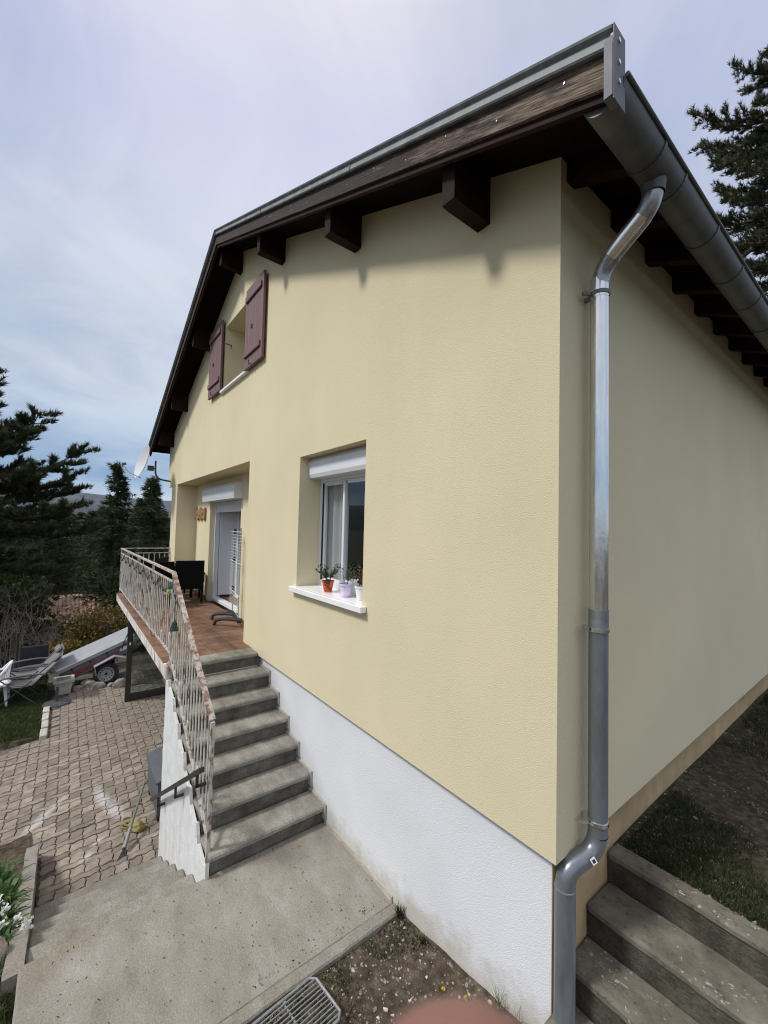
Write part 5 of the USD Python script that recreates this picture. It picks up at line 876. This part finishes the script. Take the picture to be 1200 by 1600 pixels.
def pine_branch(g, root, az, L, droop, up, wood, C, D, dens=1.0, r0=0.06, sub=True):
    h = np.array([math.cos(az), math.sin(az), 0.0]); P = bez([root, root + h*L*0.35 + [0, 0, -droop*L*0.3], root + h*L*0.75 + [0, 0, -droop*L*0.5], root + h*L + [0, 0, up*L]], 14); P[1:-1] += g.normal(0, 0.02*L*0.25, (12, 3))
    wood.append(tube(P, np.linspace(r0, 0.012, 14), 6, cap=False)); side = np.array([-h[1], h[0], 0])
    for i in range(3, 14):
        u = i/13
        if sub:
            for _ in range(max(1, int(2.2*dens))):
                l = L*g.uniform(0.12, 0.34)*(1.15 - u*0.75); a = g.choice([-1, 1])*g.uniform(0.4, 1.15); dr = h*math.cos(a) + side*math.sin(a) + np.array([0, 0, g.uniform(0.05, 0.5)]); e = P[i] + dr*l; m = (P[i] + e)/2 - [0, 0, 0.06*l]; tw = np.array([P[i], m, e]); wood.append(tube(tw, np.array([0.016, 0.011, 0.006]), 4, cap=False))
                nt = max(2, int(l/0.085*dens))
                for q in np.linspace(0.35, 1.0, nt): C.append(P[i]*(1-q)**2 + 2*m*q*(1-q) + e*q*q + g.normal(0, 0.03, 3)); D.append(dr*0.6 + [0, 0, 0.8] + g.normal(0, 0.25, 3))
        C.append(P[i] + g.normal(0, 0.03, 3)); D.append(h*0.5 + [0, 0, 0.8] + g.normal(0, 0.3, 3))
    for _ in range(5): C.append(P[-1] + g.normal(0, 0.05, 3)); D.append(h + [0, 0, 0.7] + g.normal(0, 0.3, 3))
def pine_tree(label, base, H, branches, seed, tuft=0.20, w=0.022, n=11, r=0.2, lean=(0, 0)):
    g = np.random.default_rng(seed); base = np.asarray(base, float); t = thing('pine_tree', label, 'tree', base); tz = np.linspace(0, 1, 12)
    TP = base + np.stack([lean[0]*tz**1.5, lean[1]*tz**1.5, H*tz], 1) + np.c_[g.normal(0, 0.05, (12, 2)), np.zeros(12)]; part(t, 'trunk', tube(TP, np.linspace(r, 0.03, 12), 10), 'bark', smooth=60); wood, C, D = [], [], []
    for (z, az, L, droop, up, dens) in branches:
        k = np.interp(z, TP[:, 2] - base[2], np.arange(12)); i = int(min(k, 10)); root = TP[i] + (TP[i+1]-TP[i])*(k-i); pine_branch(g, root, az, L, droop, up, wood, C, D, dens, 0.03 + 0.012*L)
    br = part(t, 'branch', wood, 'bark', kind='stuff'); part(t, 'crown', needle_tufts(C, D, tuft, w, n, seed), 'needles', kind='stuff'); return t
# the big pine at the left edge of the picture: trunk just outside, long upswept branches reaching in
g = np.random.default_rng(41); bl = []
for (z, az, L, d, u, de) in [(11.2, 0.45, 2.5, 0.0, 0.42, 1.6), (10.4, 0.62, 3.0, 0.05, 0.30, 1.5), (9.6, 0.50, 3.9, 0.05, 0.26, 1.4), (8.9, 0.75, 4.6, 0.08, 0.20, 1.5), (8.2, 0.55, 5.0, 0.05, 0.16, 1.6), (7.7, 0.92, 5.2, 0.1, 0.17, 1.5), (7.2, 0.62, 5.1, 0.12, 0.06, 1.6), (6.7, 0.85, 5.3, 0.1, 0.08, 1.3), (6.2, 0.70, 6.0, 0.16, 0.02, 1.6), (5.6, 0.95, 5.6, 0.2, -0.02, 1.4), (5.0, 0.6, 5.0, 0.2, -0.06, 1.5), (4.3, 0.85, 4.6, 0.25, -0.10, 1.4), (3.6, 0.5, 4.2, 0.2, -0.12, 1.4), (12.0, 0.6, 2.0, 0.0, 0.45, 1.6), (8.5, 0.66, 4.4, 0.06, 0.22, 1.5), (7.0, 0.78, 5.4, 0.1, 0.10, 1.5)]: bl.append((z + 0.75, az, L*1.08, d, u, de*1.15))
for k in range(22): bl.append((2.5 + 0.45*k, g.uniform(1.6, 6.2), g.uniform(2.0, 4.2)*(1.15 - k/30), 0.12, 0.1, 1.1))
pine_tree('big dark pine at the left edge with long upswept branches against the sky', (-22.8, -6.4, ground_z(np.array(-22.8), np.array(-6.4)) - 0.40), 14.6, bl, 5, tuft=0.23, w=0.032, n=13, r=0.24)
# the tall pine behind the house at the right edge
g = np.random.default_rng(43); bl = []
for k in range(56):
    z = 6.0 + 11.6*k/55; L = np.interp(z, [6, 9, 15.2, 16.4, 17.6], [3.4, 3.6, 3.1, 2.2, 1.2]); bl.append((z, 2.7 + g.uniform(-0.9, 0.9), L*g.uniform(0.62, 0.98), 0.08, g.uniform(0.12, 0.36), 1.6))
for k in range(24): bl.append((5.0 + 12*k/23, g.uniform(3.6, 7.6), g.uniform(1.8, 3.0)*(1.1 - k/40), 0.1, 0.15, 0.8))
pine_tree('tall open-crowned pine behind the house at the upper right', (-0.1, 14.7, -0.4), 18.2, bl, 9, tuft=0.165, w=0.020, n=14, r=0.26)
# spruces and forest of the valley side
def spruce(name, label, base, H, R, seed, group=None, sparse=1.0, mat='needles_spruce'):
    g = np.random.default_rng(seed); base = np.asarray(base, float); t = thing(name, label, 'tree', base, group=group); part(t, 'trunk', tube([base, base + [0, 0, H*0.6], base + [0, 0, H]], [0.018*H, 0.010*H, 0.01], 7), 'bark'); C, D, wood = [], [], []
    nl = int(H*3.2*sparse); s = H/10.0
    for k in range(nl):
        z = H*(0.06 + 0.94*(k/nl)); Rk = R*(1 - k/nl)**0.85*g.uniform(0.75, 1.15) + 0.10
        for b in range(int(g.integers(5, 8))):
            a = g.uniform(0, 2*PI); h = np.array([math.cos(a), math.sin(a), 0]); L = Rk*g.uniform(0.7, 1.1); P = base + np.array([0, 0, z]) + np.outer(np.linspace(0, 1, 6), h*L) + np.outer(np.linspace(0, 1, 6)**1.2, [0, 0, -0.22*L]) + np.outer(np.linspace(0, 1, 6)**3, [0, 0, 0.16*L])
            wood.append(tube(P[[0, 2, 5]], [0.03*s, 0.02*s, 0.008], 4, cap=False))
            for q in range(1, 6):
                for _ in range(2): C.append(P[q] + g.normal(0, 0.10*s*(1.2 - q/7), 3)); D.append(h*0.8 + np.array([-h[1], h[0], 0])*g.normal(0, 0.7) + [0, 0, g.normal(-0.1, 0.2)])
    part(t, 'branch', wood, 'bark', kind='stuff'); part(t, 'crown', needle_tufts(C, D, 0.34*s**0.5, 0.055*s**0.5, 7, seed), mat, kind='stuff'); return t
gzf = lambda x, y: float(ground_z(np.array(float(x)), np.array(float(y)))) - 0.1
def headed(dist, slope): return (-dist, EYE[1] + (dist + EYE[0])*slope)
x, y = headed(27, 0.079); spruce('spruce_tree', 'pointed spruce rising above the forest left of the satellite dish', (x, y, gzf(x, y)), 5.15 - gzf(x, y), 2.0, 61)
x, y = headed(29, 0.142); spruce('spruce_tree', 'second spruce top showing behind the satellite dish', (x, y, gzf(x, y)), 4.75 - gzf(x, y), 2.3, 62)
x, y = headed(31, 0.124); spruce('spruce_tree', 'thin spruce tip between the two pointed spruces', (x, y, gzf(x, y)), 3.4 - gzf(x, y), 1.8, 63)
protoA = None; g = np.random.default_rng(71); kinds = []
for k in range(4):
    base = [(-48, -8.0), (-52, 14.0), (-60, 3.0), (-44, 8.0)][k]; Hh = [9.5, 11, 10, 8.5][k]; kinds.append((spruce('forest_tree', ['broad dark conifer of the forest beyond the garden, left', 'broad dark conifer of the forest behind the house', 'dark conifer deep in the middle of the forest', 'dense dark conifer of the forest near the terrace corner'][k], (*base, gzf(*base)), Hh, [3.0, 3.4, 2.8, 3.1][k], 80+k, 'dark forest trees beyond the garden', 0.8), Hh))
spots = []
for dist in (36, 42, 50, 58, 68, 80, 95, 112):
    n_ = int(6 + dist/16)
    for k in range(n_):
        s_ = -0.22 + 0.52*(k + g.uniform(0.1, 0.9))/n_
        if dist < 46 and -0.035 < s_ < 0.045: continue
        spots.append((dist*g.uniform(0.95, 1.05), s_))
for i, (dist, s_) in enumerate(spots):
    x, y = headed(dist, s_); src, Hh = kinds[i % 4]; topz = EYE[2] + (dist + EYE[0])*g.uniform(0.008, 0.034); z = gzf(x, y); sc = max(0.55, (topz - z)/Hh); dup(src, (x, y, z), g.uniform(0, 6.28), 'dark green forest tree in the mass of conifers beyond the garden', scale=float(sc))
# evergreen and bare bushes between the garden and the forest
def bush(name, label, base, R, H, n, L, mat, seed, catn='bush', group=None, stems=9):
    g = np.random.default_rng(seed); base = np.asarray(base, float); t = thing(name, label, catn, base, group=group); wood, C, D = [], [], []
    for k in range(stems):
        a = g.uniform(0, 2*PI); h = np.array([math.cos(a), math.sin(a), 0]); e = base + h*R*g.uniform(0.2, 0.85) + [0, 0, H*g.uniform(0.6, 1.0)]; P = bez([base + h*0.08, base + h*0.1*R + [0, 0, H*0.35], (base+e)/2 + [0, 0, H*0.2], e], 8); wood.append(tube(P, np.linspace(0.02, 0.006, 8), 4, cap=False))
        for q in P[2:]:
            for _ in range(n//(stems*6)):
                C.append(q + g.normal(0, 0.20*R, 3)*[1, 1, 0.7]); D.append(g.normal(size=3) + [0, 0, 0.4])
    C = np.array(C); C[:, 2] = np.maximum(C[:, 2], base[2] + 0.05); part(t, 'stem', wood, 'twig', kind='stuff'); part(t, 'foliage', leafset(C, D, L*g.uniform(0.6, 1.3, len(C)), L*0.55, seed), mat, kind='stuff'); return t
for (d_, s_, R, H, lab, sd) in [(14.0, 0.050, 0.85, 2.0, 'yellow-leaved bush right behind the trailer', 1), (14.6, 0.078, 0.85, 2.0, 'yellow and brown leaved bush by the terrace corner', 2), (13.6, 0.022, 0.65, 1.25, 'low yellow bush left of the trailer lid', 3)]:
    x, y = headed(d_, s_); bush('yellow_bush', lab, (x, y, gzf(x, y)), R, H, 3000, 0.10, 'leaf_yellow', 90+sd, stems=14)
for i, (d_, s_, R, H) in enumerate([(20, -0.10, 1.7, 3.0), (22, -0.055, 1.5, 1.7), (24, 0.015, 1.5, 1.0), (25, 0.10, 2.0, 3.4), (21, 0.15, 1.8, 3.4), (27, -0.12, 2.1, 3.6), (30, 0.125, 2.0, 4.2), (29, -0.13, 2.4, 5.0), (18, 0.12, 1.2, 2.2), (33, -0.115, 2.4, 5.0), (34, 0.11, 2.6, 6.2)]):
    x, y = headed(d_, s_); bush('evergreen_bush', ['dark bush below the big pine', 'dark bush behind the bare shrub', 'low dark bush in front of the tiled roof', 'dark bush under the satellite dish spruces', 'dark bush behind the terrace corner', 'tall dark bush left of the tiled roof', 'tall dark bush right of the tiled roof', 'large dark bush at the far left edge', 'small dark bush behind the yellow bush', 'large dark shrub above the bare bush', 'large dark shrub behind the railing corner'][i], (x, y, gzf(x, y)), R, H, 3800, 0.26, 'leaf_bush', 120+i, group='dark bushes between garden and forest')
def bare_shrub(label, base, H, seed, n0=9, name='bare_shrub', catn='shrub'):
    g = np.random.default_rng(seed); base = np.asarray(base, float); t = thing(name, label, catn, base); W = []
    def grow(p, d, L, r, depth):
        d = d/np.linalg.norm(d); pts = [p]; q = p
        for _ in range(4): d = d + g.normal(0, 0.16, 3) + [0, 0, 0.04]; d /= np.linalg.norm(d); q = q + d*L/4; pts.append(q)
        W.append(tube(pts, np.linspace(r, r*0.55, 5), 4, cap=False))
        if depth > 0:
            for k in range(int(g.integers(3, 5))):
                i = int(g.integers(1, 5)); grow(pts[i], d + g.normal(0, 0.6, 3), L*g.uniform(0.5, 0.75), r*0.55, depth-1)
    for k in range(n0): a = g.uniform(0, 2*PI); grow(base + g.normal(0, 0.1, 3)*[1, 1, 0], np.array([0.5*math.cos(a), 0.5*math.sin(a), 1.0]), H*g.uniform(0.35, 0.55), 0.018, 3)
    part(t, 'branches', W, 'twig', kind='stuff'); return t
for (d_, s_, H, lab, sd) in [(15.5, -0.075, 3.0, 'leafless grey shrub behind the garden chairs at the left edge', 1), (16.5, -0.035, 2.6, 'leafless grey shrub left of the yellow bush', 2), (17.5, -0.11, 3.6, 'tall leafless shrub under the big pine', 3), (22.0, 0.115, 5.4, 'slender leafless tree behind the terrace railing', 4), (15.0, -0.005, 1.7, 'low tangle of bare twigs in front of the tiled roof', 5)]:
    x, y = headed(d_, s_); bare_shrub(lab, (x, y, gzf(x, y)), H, 150+sd, 9 if sd != 4 else 4)
# tiled roof of a shed in the valley
rf = thing('shed', 'small shed with pinkish clay tile roof among the bushes below', 'shed', (-35, -1.8, gzf(-35, -1.8)))
zr = -3.65; ang = 0.42
part(rf, 'wall', box(-37.6, -34.2, -3.3, -0.3, gzf(-35, -1.8)-1, zr-1.25), 'stone')
for i in range(8):
    for k in range(15):
        y0 = -3.6 + 0.235*k; s0_ = 0.42*i; xx = -35.9 + s0_*math.cos(ang); zz = zr - s0_*math.sin(ang); th = np.linspace(0, PI, 6); P = [(y0 + 0.11*math.cos(a), 0.075*math.sin(a)) for a in th] + [(y0 + 0.085*math.cos(a), 0.05*math.sin(a)) for a in th[::-1]]
        v, f = yz_extrude(Polygon(P), 0, 0.47); v = np.stack([xx + v[:, 0]*math.cos(ang) + v[:, 2]*math.sin(ang), v[:, 1], zz - v[:, 0]*math.sin(ang) + v[:, 2]*math.cos(ang) + 0.02], 1); part(rf, 'roof_tile', (v, f), 'roof_tile_pink')
part(rf, 'roof_deck', m3.Manifold.hull_points(np.array([(-35.9, y, zr-0.02) for y in (-3.7, -0.0)] + [(-32.8, y, zr-1.40) for y in (-3.7, -0.0)] + [(-35.9, y, zr-0.14) for y in (-3.7, -0.0)] + [(-38.6, y, zr-1.35) for y in (-3.7, -0.0)])), 'stone')
# fence posts behind the chairs
for k, (x, y) in enumerate([(-13.2, -2.95), (-13.0, -1.0)]): single('fence_post', tube([(x, y, gzf(x, y)), (x+0.02, y, gzf(x, y)+1.45)], 0.03, 8), 'dark_frame', ['thin dark fence post behind the garden chairs', 'thin dark fence post behind the trailer'][k], 'post')
# plants of the bed behind the low wall
def bedz(x, y): return float(np.interp(x, [-6.2, -5.2, -2.4, -1.5], [-2.32, -2.15, -1.36, -1.30]))
g = np.random.default_rng(6)
def strap_plant(label, x, y, n, L, seed, flower=None):
    g = np.random.default_rng(seed); z = bedz(x, y); t = thing('bed_plant', label, 'plant', (x, y, z), group='green plants in the bed behind the low wall'); Ls = []
    for k in range(n):
        a = g.uniform(0, 2*PI); h = np.array([math.cos(a), math.sin(a), 0]); l = L*g.uniform(0.6, 1.1); sp = g.uniform(0.2, 0.8); P = bez([np.array([x, y, z]) + h*0.03, np.array([x, y, z]) + h*0.1*l + [0, 0, l*0.5], np.array([x, y, z]) + h*l*sp*0.7 + [0, 0, l*0.85], np.array([x, y, z]) + h*l*sp + [0, 0, l*0.6]], 7); s = np.array([-h[1], h[0], 0]); w = 0.011*np.array([0.7, 1, 1.1, 1.1, 0.9, 0.6, 0.05]); V = np.vstack([P + s*w[:, None], P - s*w[:, None]]); Ls.append((V, np.array([[i, i+1, 8+i] for i in range(6)] + [[i, 8+i, 7+i] for i in range(6)])))
    part(t, 'leaf', Ls, 'leaf_bed', kind='stuff')
    if flower:
        for k in range(flower):
            c = np.array([x, y, z]) + [g.normal(0, 0.07), g.normal(0, 0.07), L*g.uniform(0.75, 1.0)]; part(t, 'stalk', tube([(x, y, z), c], 0.0025, 4), 'leaf_bed'); dd = g.normal(size=(26, 3)); dd[:, 2] = np.abs(dd[:, 2]); part(t, 'blossom', leafset(np.repeat(c[None], 26, 0) + g.normal(0, 0.012, (26, 3)), dd, 0.03, 0.02, seed+k), 'petal_white')
for i, (x, y, n_, L, fl) in enumerate([(-4.05, -2.40, 44, 0.34, None), (-3.70, -2.375, 54, 0.36, None), (-3.42, -2.36, 46, 0.32, 4), (-3.16, -2.345, 46, 0.30, 4), (-2.98, -2.33, 30, 0.22, None), (-2.60, -2.33, 40, 0.20, None), (-4.45, -2.45, 34, 0.28, None)]):
    strap_plant(['strap-leaved clump at the top of the planting bed', 'broad clump of green strap leaves behind the low wall', 'leafy clump with white blossom in the middle of the bed', 'leafy clump with white blossom next to the stone', 'small green clump just behind the stone', 'low green clump in front of the stone at the bottom edge', 'thin green clump at the lower end of the low wall'][i], x, y, n_, L, 200+i, fl)
single('garden_stone', rock((-2.80, -2.335, bedz(-2.78, 0)+0.06), (0.13, 0.075, 0.17), 17, 3, 1.0), 'stone', 'tall rough stone in the planting bed beside the landing corner', 'stone', smooth=60)
P = np.c_[rng.uniform(-2.75, -1.4, 5000), rng.uniform(-2.75, -2.21, 5000), np.zeros(5000)]; P[:, 2] = [bedz(a, 0) for a in P[:, 0]]
single('bed_grass', blades(P, 0.09, 0.004, 9, 0.9), 'grass_green', 'dark grass at the bottom left beside the landing', kind='stuff')
fw_ = thing('white_flower', 'pale pink flower leaning over the edge of the low wall', 'flower', (-2.95, -2.2, -1.35))
part(fw_, 'stalk', tube(bez([(-3.02, -2.42, -1.45), (-3.0, -2.40, -1.2), (-2.94, -2.26, -1.2), (-2.92, -2.19, -1.27)], 8), 0.003, 5), 'leaf_bed'); dd = g.normal(size=(30, 3)); part(fw_, 'blossom', leafset(np.repeat([(-2.92, -2.18, -1.28)], 30, 0) + g.normal(0, 0.014, (30, 3)), dd, 0.034, 0.024, 3), 'petal_white')
# weeds along the base wall
def weed(label, x, y, n, L, seed, w=0.004, mat='grass_dark', flower=False):
    z = float(soil_z(np.array(x), np.array(y))); t = thing('weed', label, 'weed', (x, y, z), group='weeds along the white base wall'); g = np.random.default_rng(seed); P = np.c_[x + g.normal(0, 0.012, n), y + g.normal(0, 0.008, n), np.full(n, z)]
    part(t, 'leaves', blades(P, L, w, seed, 0.9), mat, kind='stuff')
    if flower:
        C = np.array([x, y, z + L*0.8]); part(t, 'blossom', leafset(np.repeat(C[None], 14, 0), np.c_[g.normal(size=(14, 2)), np.abs(g.normal(size=14))*0.5], 0.016, 0.010, seed), 'petal_yellow')
weed('spiky dark weed at the inner corner of the landing edge', -1.235, 0.01, 40, 0.085, 1); weed('long thin grass tuft against the base wall near the downpipe', -0.34, 0.0, 26, 0.13, 2, 0.0022, 'grass_green'); weed('leafy weed with yellow flower in the middle of the soil', -0.62, -0.16, 40, 0.05, 3, 0.006, 'grass_green', True); weed('small weed with yellow flower nearest the white wall', -0.50, -0.10, 24, 0.035, 4, 0.005, 'grass_green', True); weed('short grass tuft by the base wall halfway along the soil', -0.95, -0.01, 40, 0.05, 5, 0.003); weed('thin grass tuft at the foot of the white wall', -0.22, 0.0, 18, 0.10, 6, 0.002, 'grass_green')

# ------------------------------------------------------------------ the photographer's hand: one fingertip in front of the lens
ps = thing('person', 'blurred reddish fingertip of the hand holding the camera at the lower edge', 'person', EYE + [0, 0, -0.2])
def HP(r_, u_, f_): return EYE + RIGHT*r_ + UP*u_ + FWD*f_
bones = []
def chain(pts, rad):
    for (a, ra), (b, rb_) in zip(list(zip(pts, rad))[:-1], list(zip(pts, rad))[1:]):
        sa = trimesh.creation.icosphere(2, ra).vertices + np.asarray(a); sb = trimesh.creation.icosphere(2, rb_).vertices + np.asarray(b); bones.append(m3.Manifold.hull_points(np.vstack([sa, sb])))
chain([HP(0.0072, -0.0562, 0.0330), HP(0.0092, -0.0755, 0.0355), HP(0.010, -0.100, 0.032), HP(0.010, -0.1355, 0.010)], [0.0113, 0.0110, 0.0110, 0.0116])           # index finger
chain([HP(0.030, -0.0935, 0.022), HP(0.031, -0.1115, 0.028), HP(0.030, -0.1325, 0.022), HP(0.029, -0.1575, 0.002)], [0.0082, 0.0088, 0.0096, 0.0112])
chain([HP(0.050, -0.1055, 0.012), HP(0.051, -0.1215, 0.020), HP(0.050, -0.1415, 0.016), HP(0.047, -0.1655, -0.004)], [0.0080, 0.0086, 0.0092, 0.0108])
chain([HP(0.067, -0.1195, 0.004), HP(0.068, -0.1335, 0.012), HP(0.066, -0.1495, 0.008), HP(0.062, -0.1705, -0.010)], [0.0070, 0.0076, 0.0082, 0.0096])
chain([HP(-0.030, -0.1275, -0.020), HP(-0.024, -0.1495, -0.024), HP(-0.008, -0.1755, -0.026), HP(0.018, -0.1975, -0.030)], [0.0100, 0.0108, 0.0125, 0.016])          # thumb
pal = [HP(0.010, -0.1375, 0.008), HP(0.029, -0.1575, 0.0), HP(0.047, -0.1655, -0.006), HP(0.062, -0.1725, -0.012), HP(0.016, -0.2075, -0.034), HP(0.045, -0.2225, -0.040), HP(0.062, -0.2075, -0.034)]
bones.append(m3.Manifold.hull_points(np.vstack([trimesh.creation.icosphere(2, 0.0125).vertices + p for p in pal])))
chain([HP(0.035, -0.2125, -0.036), HP(0.045, -0.2625, -0.055), HP(0.06, -0.4075, -0.11)], [0.024, 0.024, 0.034])
hm = bones[0]
for b in bones[1:]: hm = hm + b
hm = hm.refine_to_length(0.004); tm = hm.to_mesh(); tmesh = trimesh.Trimesh(tm.vert_properties[:, :3], tm.tri_verts, process=True); trimesh.smoothing.filter_taubin(tmesh, iterations=12)
part(ps, 'hand', tmesh, 'skin', smooth=True)
nl_ = xf(rock((0, 0, 0), (0.0055, 0.0075, 0.0014), 2, 2, 1.0), M=np.stack([RIGHT, UP, FWD], 1), t=HP(0.0072, -0.0600, 0.0440)); part(ps, 'nail', nl_, 'nail', smooth=True)
